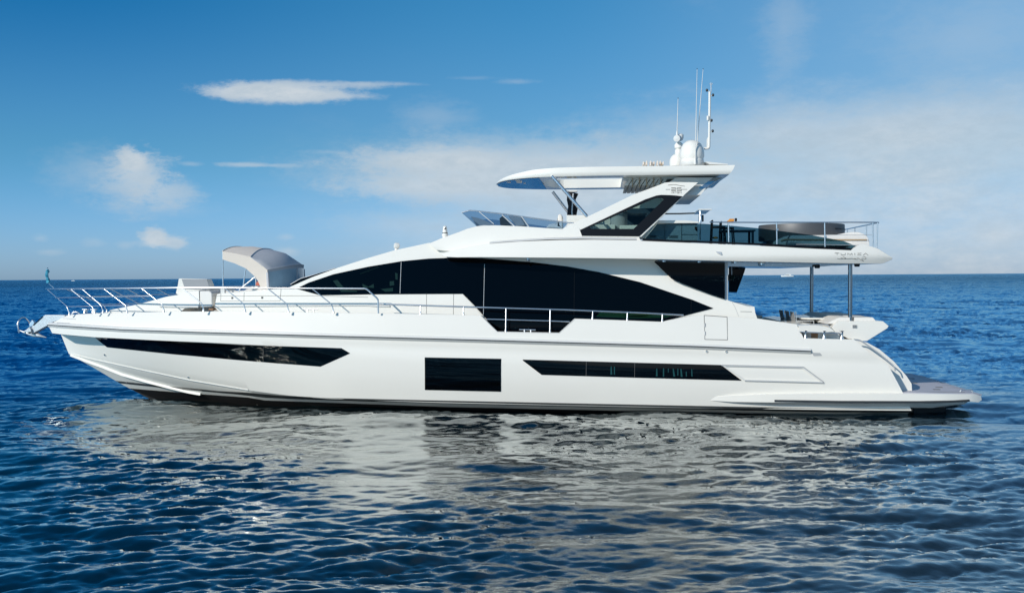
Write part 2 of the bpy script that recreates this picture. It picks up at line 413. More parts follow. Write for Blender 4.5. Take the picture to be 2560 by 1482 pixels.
Tsrc = [(171, 787), (210, 784.5), (250, 783), (320, 781), (450, 778.5), (600, 778.5), (780, 781), (1000, 784), (1120, 786.5), (1203, 788.5), (1243, 829), (1398, 832), (1437, 796.5), (1540, 800), (1655, 804.5), (1668, 801), (1730, 789), (1763, 788), (1893, 796), (1995.5, 811), (1996.5, 845), (2135, 848.6)]
def tumble(x): return float(np.interp(x, [-13.8, -13, -11, -8, -4, 0, 11], [1.1, .90, .62, .40, .26, .20, .18]))
def Yt(x, z):
    h = max(0.0, z - rubz(x)); return max(.05, B(x) - tumble(x) * h * (0.55 + .45 * min(1, h / .5)))
Tp = [S(px, py, Yt) for px, py in Tsrc]; Tp = [(p[0], p[2]) for p in Tp]
Kp = Cv([(130.5, 832.6), (236, 842.5), (500, 855), (845, 870), (1100, 880), (1500, 892), (1900, 902), (2150, 907), (2213, 908)], lambda x: B(x) - .02)
K2p = Cv([(152.6, 836.5), (200, 841), (240, 845), (500, 858), (845, 873), (1100, 883), (1500, 895), (1900, 905), (2150, 911), (2220, 912)], Yk2)
Cp = Cv([(172, 884), (224, 896), (348, 923), (480, 951), (620, 975), (720, 988), (820, 996), (1100, 1006), (1740, 1019), (2060, 1024), (2279, 1026)], Yc, smo)
Ep = [P(px, py, 0) for px, py in [(172.5, 884.5), (232, 917), (290, 951.5), (324, 970.5), (420, 1008)]]; Ep = [(p[0], p[2]) for p in Ep] + [(-7, -1.0), (0, -1.15), (10.3, -.9)]
curves = [(Tp, Yt), (Rp, lambda x, z: B(x)), (Kp, lambda x, z: B(x) - .02), (K2p, lambda x, z: Yk2(x)), (Cp, lambda x, z: Yc(x)), (Ep, lambda x, z: .015)]
czf = [lin(c[0]) for c in curves]
stem_z = lin([(P(px, py, 0)[0], P(px, py, 0)[2]) for px, py in [(152.6, 836.5), (160, 857), (172, 884)]] + Ep[1:4])
def hull_w(x, z):
    if z >= rubz(x): return Yt(x, z)
    pr = (rubz(x), B(x))
    for cz, yf, x0 in ((czf[2], lambda x: B(x) - .02, Kp[0][0]), (czf[3], Yk2, K2p[0][0]), (czf[4], Yc, Cp[0][0]), (czf[5], lambda x: .015, Ep[0][0])):
        zc = cz(x) if x >= x0 else stem_z(x); yy = yf(x) if x >= x0 else .02
        if z >= zc:
            u = (pr[0] - z) / max(1e-6, pr[0] - zc); return pr[1] + (yy - pr[1]) * u + (.06 * math.sin(math.pi * u) * min(1, max(0, (x + 12.5) / 5)) if cz is czf[4] else 0)
        pr = (zc, yy)
    return pr[1]
# hull shell
NS = 230
ts = np.unique(np.concatenate([np.linspace(0, 1, NS) ** 1.25] + [[0.0]]))
tx = [p[0] for p in Tp]; ts = np.unique(np.concatenate([ts, [(x - tx[0]) / (tx[-1] - tx[0]) for x in tx]]))
sub = [5, 2, 1, 5, 5]
V = []; Fc = []; rowsN = None; cols = []
for tt in ts:
    pts = []
    for ci, (cp, yf) in enumerate(curves):
        x = cp[0][0] + (cp[-1][0] - cp[0][0]) * tt; z = czf[ci](x); pts.append((x, z, yf(x, z)))
    col = []
    for i, n in enumerate(sub):
        for j in range(n):
            u = j / n; x = pts[i][0] * (1-u) + pts[i+1][0] * u; z = pts[i][1] * (1-u) + pts[i+1][1] * u; y = pts[i][2] * (1-u) + pts[i+1][2] * u
            if i == 0: y = Yt(x, z)
            if i == 3: y += .06 * math.sin(math.pi * u) * min(1, max(0, (x + 12.5) / 5))
            col.append((x, y, z))
    col.append((pts[-1][0], pts[-1][2], pts[-1][1])); cols.append(col)
nr = len(cols[0])
for s in (-1, 1):
    for c in cols:
        for p in c: V.append((p[0], s * p[1], p[2]))
nc = len(cols)
for k in (0, 1):
    for i in range(nc - 1):
        for j in range(nr - 1):
            a = k * nc * nr + i * nr + j; Fc.append((a, a + 1, a + nr + 1, a + nr))
for i in (0, nc - 1):                                     # stem cap and transom
    for j in range(nr - 1):
        a, b_ = i * nr + j, nc * nr + i * nr + j; Fc.append((a, b_, b_ + 1, a + 1))
for i in range(nc - 1):
    a, b_ = i * nr + nr - 1, nc * nr + i * nr + nr - 1; Fc.append((a, a + nr, b_ + nr, b_))
# bulwark cap, inner face and deck
def deck_z(x): return rubz(x) + .10 + (0.30 * max(0, min(1, (-x - 9) / 4)))
base = len(V)
for s in (-1, 1):
    for c in cols:
        x, y, z = c[0]; yi = max(.02, y - .13); zd = min(z - .02, deck_z(x)); V += [(x, s * yi, z), (x, s * max(.01, yi - .03), zd), (x, 0, zd)]
for k in (0, 1):
    for i in range(nc - 1):
        a = k * nc * nr + i * nr; d = base + k * nc * 3 + i * 3
        Fc += [(a, a + nr, d + 3, d), (d, d + 3, d + 4, d + 1), (d + 1, d + 4, d + 5, d + 2)]
hull = mesh('hull', V, Fc, WHITE, Y, angle=26)

# rub rail
def along(pts, wf, off): return [S(px, py, lambda x, z: wf(x, z) + off) for px, py in pts]
def densl(pts, step):
    o = []
    for a, b in zip(pts, pts[1:]):
        n = max(1, int(math.dist(a, b) / step)); o += [(a[0] + (b[0]-a[0]) * i/n, a[1] + (b[1]-a[1]) * i/n) for i in range(n)]
    return o + [pts[-1]]
rl = densl([p for p in RUB if p[0] < 2020] + [(2027, 879)], 20)
wB = lambda x, z: B(x)
def strip(name, pts, wf, m, parent, prof, mirror=False):
    """sweep a small closed (outward, up) profile along a photo line"""
    c = along(pts, wf, 0); V = []; Fc = []; k = len(prof)
    for p in c:
        for (o_, u_) in prof: V.append((p[0], p[1] - o_, p[2] + u_))
    for i in range(len(c) - 1):
        for j in range(k): Fc.append((i*k + j, i*k + (j+1) % k, (i+1)*k + (j+1) % k, (i+1)*k + j))
    Fc.append(tuple(range(k))); Fc.append(tuple((len(c)-1)*k + j for j in range(k)))
    g = (V, Fc)
    if mirror: mesh(name, *mirrorg(g), m, parent, angle=30)
    return mesh(name, *g, m, parent, angle=30)
rub = strip('rub_rail', rl, wB, WHITE2, Y, [(-.03, .085), (.035, .06), (.05, .015), (.05, -.005), (.0, -.06), (-.03, -.06)], True)
strip('rub_strip', rl, wB, RUBBER, rub, [(.045, .028), (.062, .022), (.062, .004), (.045, -.001)], True)
panel('rail_end_fairing', [(2029, 881), (2050, 882), (2055, 888.5), (2034, 889)], hull_w, CREASE, rub, off=.012, th=.04, step=6, rows=2)
# bow vents
for q in (z1((760, 945), (765, 950), (920, 962), (918, 955)), z1((688, 995), (690, 1001), (848, 1012), (845, 1004))):
    panel('bow_vent', [q[0], q[3], q[2], q[1]], Yt, CREASE, hull, off=.006, th=.02, step=8, rows=1)
# spray rail
srp = densl([(178, 886.5), (215, 901), (260, 917)] + z3((1000, 850), (1300, 935), (1600, 1012), (1800, 1060), (1950, 1086)), 12)
strip('spray_rail', srp, hull_w, WHITE, hull, [(-.06, .07), (.03, .045), (.075, -.035), (-.06, -.03)], True)
strip('chine_rail', densl([(185, 886), (224, 895.5), (348, 922.5), (480, 950.5), (620, 974)], 14), hull_w, WHITE2, hull, [(-.04, .02), (.022, .0), (.022, -.012), (-.04, -.03)], True)
# boot stripes
top = [(289, 951.5)] + z3((1290, 968), (1480, 990), (1750, 1010), (2150, 1052)) + [(620, 981), (700, 988.5), (827, 994.5), (1100, 1000.6), (1400, 1007), (1740, 1014), (2060, 1020), (2282, 1022)]
bot = [(300, 957.8)] + z3((1220, 985), (1600, 1025), (2000, 1058), (2360, 1090)) + [(662, 993.5), (760, 998), (950, 1004), (1120, 1008.5), (1400, 1016), (1740, 1023), (2060, 1030), (2282, 1031.5)]
panel('boot_stripe', top + bot[::-1], hull_w, STRIPE, hull, off=.006, th=.02, step=16, rows=2)
low = [(316, 966)] + z3((1085, 1020), (1950, 1090), (2520, 1130)) + z4((300, 1165), (1700, 1215), (2520, 1245)) + [(1577, 1027), (1700, 1029.3), (1860, 1033), (2060, 1037.5), (2284, 1039.5)]
panel('antifouling', low + [(2284, 1068), (1740, 1060), (1200, 1052), (800, 1045), (500, 1035), (420, 1022)], hull_w, ANTI, hull, off=.004, th=.02, step=16, rows=6)
panel('exhaust_outlet', z4((1525, 1150), (1630, 1157), (1665, 1178), (1555, 1172)), hull_w, BLACK, hull, off=.012, th=.02, step=8, rows=1)
# hull windows
panel('hull_window', z3((660, 404), (672, 400)) + [(600, 861.8)] + z4((1228, 533), (1333, 595), (975, 757)) + [(700, 908.5), (600, 900.3), (430, 885)] + z3((810, 522)), hull_w, GLASSB, hull, off=.010, th=.03, step=18, rows=6)
panel('hull_window', [(1061.6, 893), (1252.8, 896.5), (1252.4, 978.6), (1062, 974.2)], hull_w, GLASSB, hull, off=.010, th=.03, step=18, rows=6)
panel('hull_window', z11((812, 710), (818, 703)) + [(1803, 912), (1854.8, 951), (1600, 944), (1354, 936.6)], hull_w, GLASSB, hull, off=.010, th=.03, step=18, rows=6)
for xx, ya, yb in ((658.5, 866, 903.5), (1465.8, 904, 939.5), (1587, 907, 943)):
    tube('window_mullion', [S(xx, ya, lambda x, z: hull_w(x, z) + .012), S(xx - .5, yb, lambda x, z: hull_w(x, z) + .012)], .006, LOGO, hull, seg=6)
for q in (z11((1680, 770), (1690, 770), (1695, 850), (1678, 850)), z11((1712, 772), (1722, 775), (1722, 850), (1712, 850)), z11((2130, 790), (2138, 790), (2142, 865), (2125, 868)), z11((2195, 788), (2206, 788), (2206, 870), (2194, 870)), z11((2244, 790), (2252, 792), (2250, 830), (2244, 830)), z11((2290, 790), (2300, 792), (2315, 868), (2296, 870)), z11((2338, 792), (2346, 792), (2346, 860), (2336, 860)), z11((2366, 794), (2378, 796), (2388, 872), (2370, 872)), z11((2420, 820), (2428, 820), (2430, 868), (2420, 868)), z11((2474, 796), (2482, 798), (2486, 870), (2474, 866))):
    plate('curtain_glimpse', q, hull_w, .003, CURT, hull, off=.013)  # teal curtains inside, drawn as thin strips on the pane
# recessed moulding aft of the window
mo_ = z17((520, 465), (1555, 490), (1820, 690), (815, 660))
ins = z17((575, 482), (1540, 506), (1770, 672), (820, 645))
plate('hull_moulding', mo_, hull_w, .03, WHITE2, hull, holes=[ins], off=.028, step=25, bevel=.008)
strip('moulding_line', densl(z17((815, 655), (1810, 682)), 20), hull_w, CREASE, hull, [(-.01, .02), (.032, .0), (.032, -.02), (-.01, -.03)])
strip('moulding_line', densl(z17((525, 468), (1555, 493), (1800, 675)), 20), hull_w, CREASE, hull, [(-.01, .025), (.034, .012), (.034, -.012), (-.01, -.02)])
for q in (z17((335, 292)), z17((583, 295)), z3((787, 612)), z3((1800, 884))):
    p = S(*q[0], lambda x, z: hull_w(x, z)); lathe('drain_fitting', p, [(.035, -.02), (.035, .012), (.02, .03), (.02, .0)], STEEL, hull, 14, (0, -1, .1))
# boarding door in the bulwark
dr = z16((975, 900), (1323, 925), (1330, 1273), (985, 1265))
for a, b in zip(dr, dr[1:] + dr[:1]):
    tube('door_seam', along(densl([a, b], 25), Yt, -.002), .009, SEAM, hull, seg=6)
for q in (z16((988, 1020), (988, 1075)), z16((988, 1145), (990, 1200))):
    tube('door_hinge', along(q, Yt, .004), .016, CREASE, hull, seg=8)
# bulwark edge trim beside the boarding notch
tube('notch_trim', along([(1201, 789), (1243, 829.5), (1398, 832.5), (1437, 797)], Yt, -.004), .012, WHITE2, hull, seg=8)

# ---- stern
plf = smo([(4.6, 2.86), (5.6, 3.02), (7, 3.10), (9, 3.10), (10.8, 3.02), (11.6, 2.86), (12.0, 2.66), (12.3, 2.4)])
PLw = lambda x, z: plf(x)
plat = solid('swim_platform', [(1749, 997), (1775, 992), (1830, 988), (1940, 985), (2100, 983), (2275, 984), (2440, 985.5), (2452, 990), (2455, 999), (2446, 1006), (2430, 1003.5), (2300, 1008), (1936, 1006), (1830, 1004.5), (1775, 1001)], PLw, WHITE, Y, step=10, rows=5, bevel=.02)
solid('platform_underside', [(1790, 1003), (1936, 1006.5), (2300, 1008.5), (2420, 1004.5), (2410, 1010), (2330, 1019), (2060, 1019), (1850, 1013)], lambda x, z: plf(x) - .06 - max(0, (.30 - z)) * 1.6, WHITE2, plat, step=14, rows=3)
strip('platform_rubber', densl([(1936, 1001.5), (2100, 1004), (2300, 1004.5), (2380, 1003), (2423, 1000.5)], 20), PLw, RUBBER, plat, [(-.01, .03), (.022, .02), (.022, -.02), (-.01, -.03)], True)
pz = P(2400, 985.5, -2.9)[2]
V = []; Fc = []
xsd = np.linspace(9.2, 12.05, 24)
ptz = lin([(q[0], q[2]) for q in [S(px, py, PLw) for px, py in [(2100, 983), (2275, 984), (2440, 985.5), (2452, 989)]]])
for x in xsd:
    wv = min(plf(x) - .12, 2.9)
    for q in range(9): V.append((x, -wv + 2 * wv * q / 8, ptz(x) + .014))
for i in range(23):
    for q in range(8): Fc.append((i*9 + q, i*9 + q + 1, (i+1)*9 + q + 1, (i+1)*9 + q))
V2 = [(v[0], v[1], v[2] - .03) for v in V]; n0 = len(V)
rim = [i*9 for i in range(24)] + [23*9 + q for q in range(1, 9)] + [i*9 + 8 for i in range(22, -1, -1)] + [q for q in range(7, 0, -1)]
Fc += [(a, b, b + n0, a + n0) for a, b in zip(rim, rim[1:] + rim[:1])]
deckp = mesh('teak_platform_deck', V + V2, Fc, TEAKG, plat, angle=20)
for k in range(-13, 14):
    y = k * .2; x1 = 12.02 if abs(y) < 2.3 else 11.6
    mesh('plank_seam', *boxgeo(((10.2 + x1) / 2, y, (ptz(10.2) + ptz(x1)) / 2 + .019), (x1 - 10.2, .012, .006)), SEAM, deckp, smooth=False) if abs(k) % 3 == 1 else None
for (x, y) in ((10.6, 1.3), (10.9, .4), (11.0, -.4), (11.3, .9), (10.4, -.9), (11.35, -1.4), (10.75, 2.0), (11.1, -2.0)):
    mesh('deck_hatch_ring', *boxgeo((x, y, ptz(x) + .02), (.16, .10, .014)), SEAM, deckp, smooth=False)
cy = -2.55
tube('platform_cleat', rnd([P(2400, 984, cy), P(2401, 975, cy), P(2431, 974, cy), P(2432, 984, cy)], .04), .014, STEEL, plat)
# dark drive recess under the platform
solid('drive_recess', [(2284, 1020), (2366, 1018), (2362, 1046), (2284, 1046)], const(2.25), BLACK, Y, step=30, rows=2)
# transom centre block and stern shoulder
solid('transom', [(2100, 850), (2135, 850), (2168, 856), (2199, 873), (2234.6, 903), (2266, 939), (2279, 958.7), (2281, 990), (2280, 1010), (2100, 1010)], lambda x, z: 2.42, WHITE, Y, step=10, rows=6, bevel=.03)
tube('transom_handrail', rnd([S(px, py, lambda x, z: 2.72) for px, py in z20((375, 243), (440, 248), (490, 275), (700, 425), (860, 560), (885, 590), (900, 640))], .08), .018, STEELD, Y)
# fairlead cap above the stern
FCw = lambda x, z: hull_w(x, rubz(x) + .1) - .08
cap = solid('fairlead_coaming', z18b((828, 1058), (1030, 1050), (1040, 1048), (1220, 1065), (1300, 1085), (1345, 1115), (1380, 1150), (1200, 1158), (835, 1148)), FCw, WHITE, Y, step=8, rows=3, bevel=.015)
solid('mooring_recess', [(1992, 826), (2098, 831), (2100, 850), (1992, 846)], lambda x, z: FCw(x, z) - .22, WHITE2, cap, step=20, rows=2)
mesh('recess_panel', *boxgeo(P(2036, 838, -2.66), (.17, .03, .22)), WOOD, cap)
for px in (2013.5, 2060, 2104.5):
    yb = 846.5 + (px - 2013) * .012; c0 = S(px, yb, lambda x, z: FCw(x, z) - .03); hgt = .21
    lathe('fairlead_roller', c0, [(.062, -.02), (.058, .02), (.03, .07), (.026, hgt * .55), (.034, hgt * .8), (.058, hgt)], STEEL, cap, 16)
tube('fairlead_bar', [S(1998, 829.5, lambda x, z: FCw(x, z) - .01), S(2108, 834, lambda x, z: FCw(x, z) - .01)], .018, STEEL, cap)
tube('fairlead_bar', [S(2000, 830, lambda x, z: FCw(x, z) + .0), S(2009, 845, lambda x, z: FCw(x, z) + .0)], .014, TAN, cap)
tube('coaming_handrail', rnd([P(px, py, -2.35) for px, py in z18b((1040, 1040), (1260, 1042), (1300, 1070), (1305, 1095))], .08), .016, STEELD, cap)
# cockpit aft seat pod
pod = solid('aft_seat_pod', z18b((1330, 1090), (1430, 995), (1450, 988), (2115, 990), (2200, 1062), (2175, 1100), (1870, 1290), (1800, 1290), (1600, 1262), (1400, 1160)), lambda x, z: 2.28, WHITE, Y, step=8, rows=5, bevel=.03)
solid('backrest_cushion', z18b((1255, 1032), (1300, 1000), (1450, 932), (1480, 930), (1620, 930), (1620, 1010), (1400, 1030)), lambda x, z: 2.05, CUSH, pod, step=10, rows=3, bevel=.03)
solid('backrest_cushion', z18b((1680, 935), (1690, 930), (1960, 932), (2005, 985), (1990, 1010), (1680, 1010)), lambda x, z: 2.05, CUSH, pod, step=10, rows=3, bevel=.03)
mesh('pod_vent', *boxgeo(P(*z18b((1680, 1068))[0], -2.295), (.105, .02, .075)), CREASE, pod, smooth=False)
for k in range(3): mesh('vent_slat', *boxgeo(P(*z18b((1680, 1052 + 14 * k))[0], -2.31), (.085, .012, .008)), LOGO, pod, smooth=False)

# ---- superstructure half-widths
Wx = smo([(-12.6, .35), (-12, .62), (-11, 1.0), (-10, 1.3), (-9, 1.55), (-8, 1.78), (-7, 1.97), (-6, 2.12), (-5, 2.24), (-3.5, 2.36), (-1, 2.46), (3, 2.48), (8, 2.42)])
Wc = lambda x, z: Wx(x) - .15 * max(0, z - 2.3)
Wt = lambda x, z: Wx(x) - .16 * max(0, z - 2.0)
# raised foredeck in front of the seating well
fore = solid('foredeck_trunk', z1((1310, 878), (1330, 850), (1400, 838), (1500, 815), (1640, 785), (1800, 745), (2000, 690), (2135, 668)) + z2((200, 770), (300, 720), (470, 712), (478, 912), (300, 925)) + [(440, 786), (300, 787), (271, 787)], Wt, WHITE, Y, step=10, rows=5, crown=.05, bevel=.03)
# grey strip standing in for the bow rail's shadow along the trunk
strip('rail_shadow_strip', densl(z2((0, 893), (470, 900)), 15), Wt, WHITE2, fore, [(-.02, .03), (.05, .01), (.05, -.03), (-.02, -.04)], True)
seat = plate('foredeck_seat', z2((475, 715), (600, 712), (628, 740), (638, 905), (480, 912)), lambda x, z: Wt(x, z) - .02, .9, CUSH, Y, step=12, bevel=.05)
for k in range(4): mesh('teak_step', *boxgeo(P(535.5, 750 + k * 7.5, -1.25), (.13, .5, .045)), WOOD, Y)
# trunk aft of the well, running into the cabin
trunk = solid('cabin_trunk', z2((660, 912), (690, 752), (740, 742), (1000, 722), (1300, 700), (1480, 685), (1600, 668), (1700, 675)) + [(800, 730), (925, 734), (1157, 734.6), (1243, 829), (1200, 830), (1100, 795), (700, 790), (560, 790)], lambda x, z: Wc(x, z) + .012, WHITE, Y, step=12, rows=6, crown=.03, bevel=.012)
strip('rail_shadow_strip', densl(z2((670, 900), (1600, 888), (2500, 884)) + [(950, 765), (975, 765)], 20), Wc, WHITE2, trunk, [(-.02, .03), (.045, .012), (.045, -.02), (-.02, -.03)])  # rail shadow strip continued along the cabin trunk
for a, b in (z2((738, 745), (735, 835)), z2((1020, 730), (1016, 832)), z2((1467, 690), (1455, 832)), z2((735, 836), (1455, 832)), z2((635, 775), (1930, 772)), ((1066.3, 735), (1066, 786)), ((1134, 735), (1133.2, 787)), z2((1930, 772), (2520, 790))):
    tube('locker_seam', along(densl([a, b], 30), Wc, .013), .0055, SEAM, trunk, seg=6)
for q in z2((878, 797), (1240, 794)): box('locker_latch', S(*q, Wc) + np.array((0, -.02, 0)), (.05, .02, .05), LOGO, trunk, bevel=.004)
# ---- cabin body
cab_out = [(722, 718.5), (780, 693), (844, 669.5), (920, 645), (987, 625.5), (1071, 607.5), (1200, 600), (1640, 640), (1640, 658), (1681, 697.5)] + z16((610, 408), (850, 500), (1060, 580), (1290, 655), (1380, 688), (1640, 765), (1655, 768), (1738, 770), (1750, 860), (1785, 955)) + [(1893, 812), (1700, 822), (1398, 845), (1243, 843), (1100, 790), (900, 760), (800, 740), (742, 724)]
cabin = solid('cabin', cab_out, Wc, WHITE, Y, step=12, rows=14, crown=.03, bevel=0)
tube('cabin_seam', along(densl(z16((1400, 700), (1450, 790), (1500, 918)), 20), Wc, .002), .005, CREASE, cabin, seg=6)
tube('cabin_seam', along(z16((1525, 842), (1700, 846)), Wc, .002), .006, SEAM, cabin, seg=6)
gl_top = z2((1655, 688), (1700, 662), (1800, 612), (2100, 511), (2520, 420)) + z9((500, 741), (830, 709), (1160, 697), (1500, 707), (2100, 755), (2520, 806)) + [(1497, 680), (1600, 705), (1731.6, 749.4), (1783.5, 770.5)]
gl_bot = [(1728, 784.5), (1660, 803), (1655, 836), (1398, 842), (1243, 842), (1215.7, 797), (1186, 764), (1157, 734.6), (920, 736)] + z2((1940, 766))
panel('saloon_window', gl_top + gl_bot, Wc, GLASS, cabin, off=.018, th=.05, step=12, rows=10)
for xa, ya, xb, yb in ((1003, 655, 1000, 733), (1211.5, 660, 1208.5, 786), (1436, 676, 1435, 790), (1728, 749, 1727.5, 784)):
    tube('window_mullion', along([(xa, ya), (xb, yb)], Wc, .02), .007, STEELD if xa < 1300 else BLACK, cabin, seg=6)
plate('green_reflection_band', z11((1575, 238), (1850, 248), (2300, 268), (2230, 292), (1850, 296), (1535, 280)), Wc, .004, GREENREF, cabin, off=.021, step=30)  # side deck reflection painted as a dark green plate on the glass
# helm things glimpsed behind the glass
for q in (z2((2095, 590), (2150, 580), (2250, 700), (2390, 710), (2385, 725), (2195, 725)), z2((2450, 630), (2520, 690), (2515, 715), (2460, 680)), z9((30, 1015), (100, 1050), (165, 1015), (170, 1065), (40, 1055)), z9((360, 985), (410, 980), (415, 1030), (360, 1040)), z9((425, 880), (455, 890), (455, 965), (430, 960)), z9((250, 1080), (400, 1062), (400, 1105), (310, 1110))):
    plate('interior_glimpse', q, Wc, .004, TEAL, cabin, off=.021, step=60)
tube('interior_glimpse', along(z9((0, 895), (230, 812)), Wc, .02), .006, TEAL, cabin, seg=6)
# windscreen glass and wipers on the cabin front
wsg = solid('windscreen', z2((1575, 640), (1720, 562), (1950, 492), (2150, 434), (2230, 410)) + z2((2400, 400), (1900, 560), (1650, 660)), lambda x, z: Wc(x, z) - .35, GLASS, cabin, step=12, rows=3, crown=.06)
tube('wiper', [P(*q, -1.55) for q in z2((1580, 636), (1700, 565), (1960, 494), (2120, 440))], .012, STEELD, wsg, seg=6)
tube('wiper', [P(*q, -1.3) for q in z2((1620, 628), (1760, 580), (1950, 500))], .009, BLACK, wsg, seg=6)
# small mushroom lights / horn on the roof
hl = lathe('searchlight', P(*z9((440, 605))[0], -1.7), [(.05, -.06), (.045, .03), (.035, .05), (.035, .07)], WHITE, cabin, 16)
mesh('lamp_head', *lathegeo(P(*z9((445, 555))[0], -1.7), [(.03, -.08), (.075, -.06), (.085, .02), (.07, .07), (.02, .075)], 18, (-1, -.4, .05)), WHITE, hl)
dm = lathe('thermal_camera', P(*z9((1030, 450))[0], -1.6), [(.07, -.05), (.07, .02), (.085, .03), (.085, .085), (.07, .09), (.068, .13), (.055, .24), (.05, .28), (.03, .30), (0.005, .305)], WHITE, cabin, 20)
lathe('camera_band', P(*z9((1030, 400))[0], -1.6), [(.074, -.012), (.076, 0), (.074, .012)], LOGO, dm, 20)
box('camera_lens', P(*z9((1030, 345))[0], -1.665), (.035, .02, .05), BLACK, dm, bevel=.01)
# ---- flybridge side band
Fx = smo([(-3.6, 2.42), (-2.6, 2.50), (-1.2, 2.66), (.5, 2.84), (2.5, 2.94), (6, 2.95), (8, 2.88), (9.2, 2.76), (10, 2.62)])
Fb = lambda x, z: Fx(x) - .28 * max(0, z - 4.02) + (-.5 * max(0, 3.93 - z))
band = [(1100, 634), (1140, 624), (1180, 616), (1225, 609), (1300, 603.5), (1400, 600), (1480, 599), (1590, 600.5), (1603, 602), (1860, 613), (2050, 621.5), (2126.7, 625), (2149, 611), (2161, 611), (2193, 620.6), (2231, 643.6), (2231, 648.4), (2214, 656), (2205, 659), (2130, 659), (1860, 653.5), (1600, 647), (1400, 644.5), (1200, 643), (1140, 643.5), (1110, 642)]
fly = solid('flybridge_deck', band, Fb, WHITE, Y, step=12, rows=6, bevel=.012)
solid('deck_ceiling', [(1637, 646), (1900, 653), (2090, 658), (2130, 659.5), (2060, 666), (2020, 668), (1640, 664)], lambda x, z: 2.2, MIRROR, fly, step=20, rows=2)
for q in z18((285, 1005), (1153, 1045), (1780, 1020)): lathe('ceiling_light', P(*q, -2.35), [(.06, -.05), (.075, .0), (.06, .05)], STEEL if q[0] < 2000 else BLACK, fly, 16)
for q in z16((365, 80), (900, 90), (1450, 98)): lathe('ceiling_light', P(*q, -2.5), [(.05, -.015), (.05, .02)], STEEL, fly, 12)
lathe('side_camera', P(*z9((2040, 728))[0], -2.62), [(.012, -.05), (.035, -.03), (.05, .0), (.05, .05)], STEEL, fly, 14)
nl = plate('navigation_light', zb((1670, 935), (1770, 945), (1785, 1000), (1750, 990), (1700, 965)), Fb, .03, STEELD, fly, off=.03)
# black base strip under the glass balustrade
plate('balustrade_base', zb((312, 740), (372, 706), (2480, 790)) + [(2000, 614), (2132, 620.5), (2126.5, 625.5), (2000, 620)] + zb((2480, 828)), Fb, .02, BLACK, fly, off=.006, step=40)
# ---- upper coaming (sculpted shoulder) of the flybridge
Ux = smo([(-4.6, 1.9), (-3.5, 2.12), (-2.5, 2.22), (-1, 2.30), (1.5, 2.34), (6, 2.34)])
Ub = lambda x, z: Ux(x) - .22 * max(0, z - 4.3)
coam = solid('flybridge_coaming', z9((830, 530), (1000, 458), (1200, 388), (1300, 348), (1415, 318)) + z12((170, 888), (500, 900), (1000, 937), (1040, 910), (1200, 920)) + [(1456, 592), (1598, 594), (1604, 604), (1400, 606), (1225, 618), (1150, 630), (1090, 625)], Ub, WHITE, Y, step=12, rows=6, crown=.02, bevel=.04)
strip('coaming_groove', densl(z12((115, 1107), (300, 1090), (800, 1060), (1200, 1050), (1900, 1062)), 20), Fb, WHITE2, coam, [(-.2, .05), (-.05, .035), (.0, .0), (-.2, -.03)])
# ---- radar arch side plates
Aw = lambda x, z: 2.30 - .20 * max(0, z - 4.4)
arch_o = z12((1000, 937), (1130, 862), (1290, 790), (1500, 690), (1850, 520), (2100, 428), (2240, 372)) + z15((790, 366), (1232, 372), (1000, 580), (985, 600), (290, 1270), (250, 1280)) + [(1598, 594), (1456, 592)]
fr_o = z12((1168, 965), (1240, 1016), (1930, 1023), (2452, 538), (2380, 528), (2300, 523), (2200, 520), (2140, 527), (2000, 575))
gl_i = z12((1333, 910), (1340, 925), (1355, 932), (1860, 932), (1990, 810), (2220, 585), (2222, 570), (2200, 560), (2150, 558), (2100, 568))
arch = plate('radar_arch', arch_o, Aw, .12, WHITE, Y, holes=[gl_i], step=40, bevel=.02, both=True)
plate('arch_window_frame', fr_o, Aw, .035, BLACK, arch, holes=[gl_i], off=.012, step=40, both=True)
plate('arch_window_pane', gl_i, Aw, .008, TINT2, arch, off=-.05, step=40)
# ---- hardtop
def worldx(px, py, y): return P(px, py, y)
n_z = P(1450, 440, -2.15); zt = P(1500, 415.5, -2.1)[2]; zb_ = P(1500, 440.5, -2.15)[2]
x_nose = P(1243, 448, 0)[0]; x_tail = P(1838, 420, -2.16)[0]
xs = sorted(set(list(x_nose + (x_tail - x_nose) * (np.linspace(0, 1, 46) ** 1.0)) + list(x_nose + np.array([0, .02, .06, .12, .2, .3, .42, .56]))))
hw = smo([(x_nose, .35), (x_nose + .08, .75), (x_nose + .3, 1.25), (x_nose + .7, 1.68), (x_nose + 1.2, 1.95), (x_nose + 1.9, 2.1), (x_nose + 3, 2.18), (x_tail, 2.16)])
hx0, hx1 = P(1352, 445, -1.5)[0], P(1556, 445, -1.5)[0]
inn = lambda x: 1.52 if x > hx0 + .5 else 1.52 * max(.02, 1 - ((hx0 + .5 - x) / .5) ** 2) ** .5
xs = sorted(set(xs + [hx0, hx0 + .05, hx0 + .12, hx0 + .25, hx0 + .5, hx1]))
zc = (zt + zb_) / 2
tf = smo([(x_nose, .015), (x_nose + .3, .10), (x_nose + .8, .19), (x_nose + 1.3, .245), (x_nose + 2.0, zt - zb_), (x_tail, zt - zb_)])
bt = smo([(x_nose, zb_ - .02), (x_nose + .5, zb_ - .0), (x_nose + 1.2, zb_ + .01), (x_tail, zb_ + .0)])
V = []; Fc = []; info = []
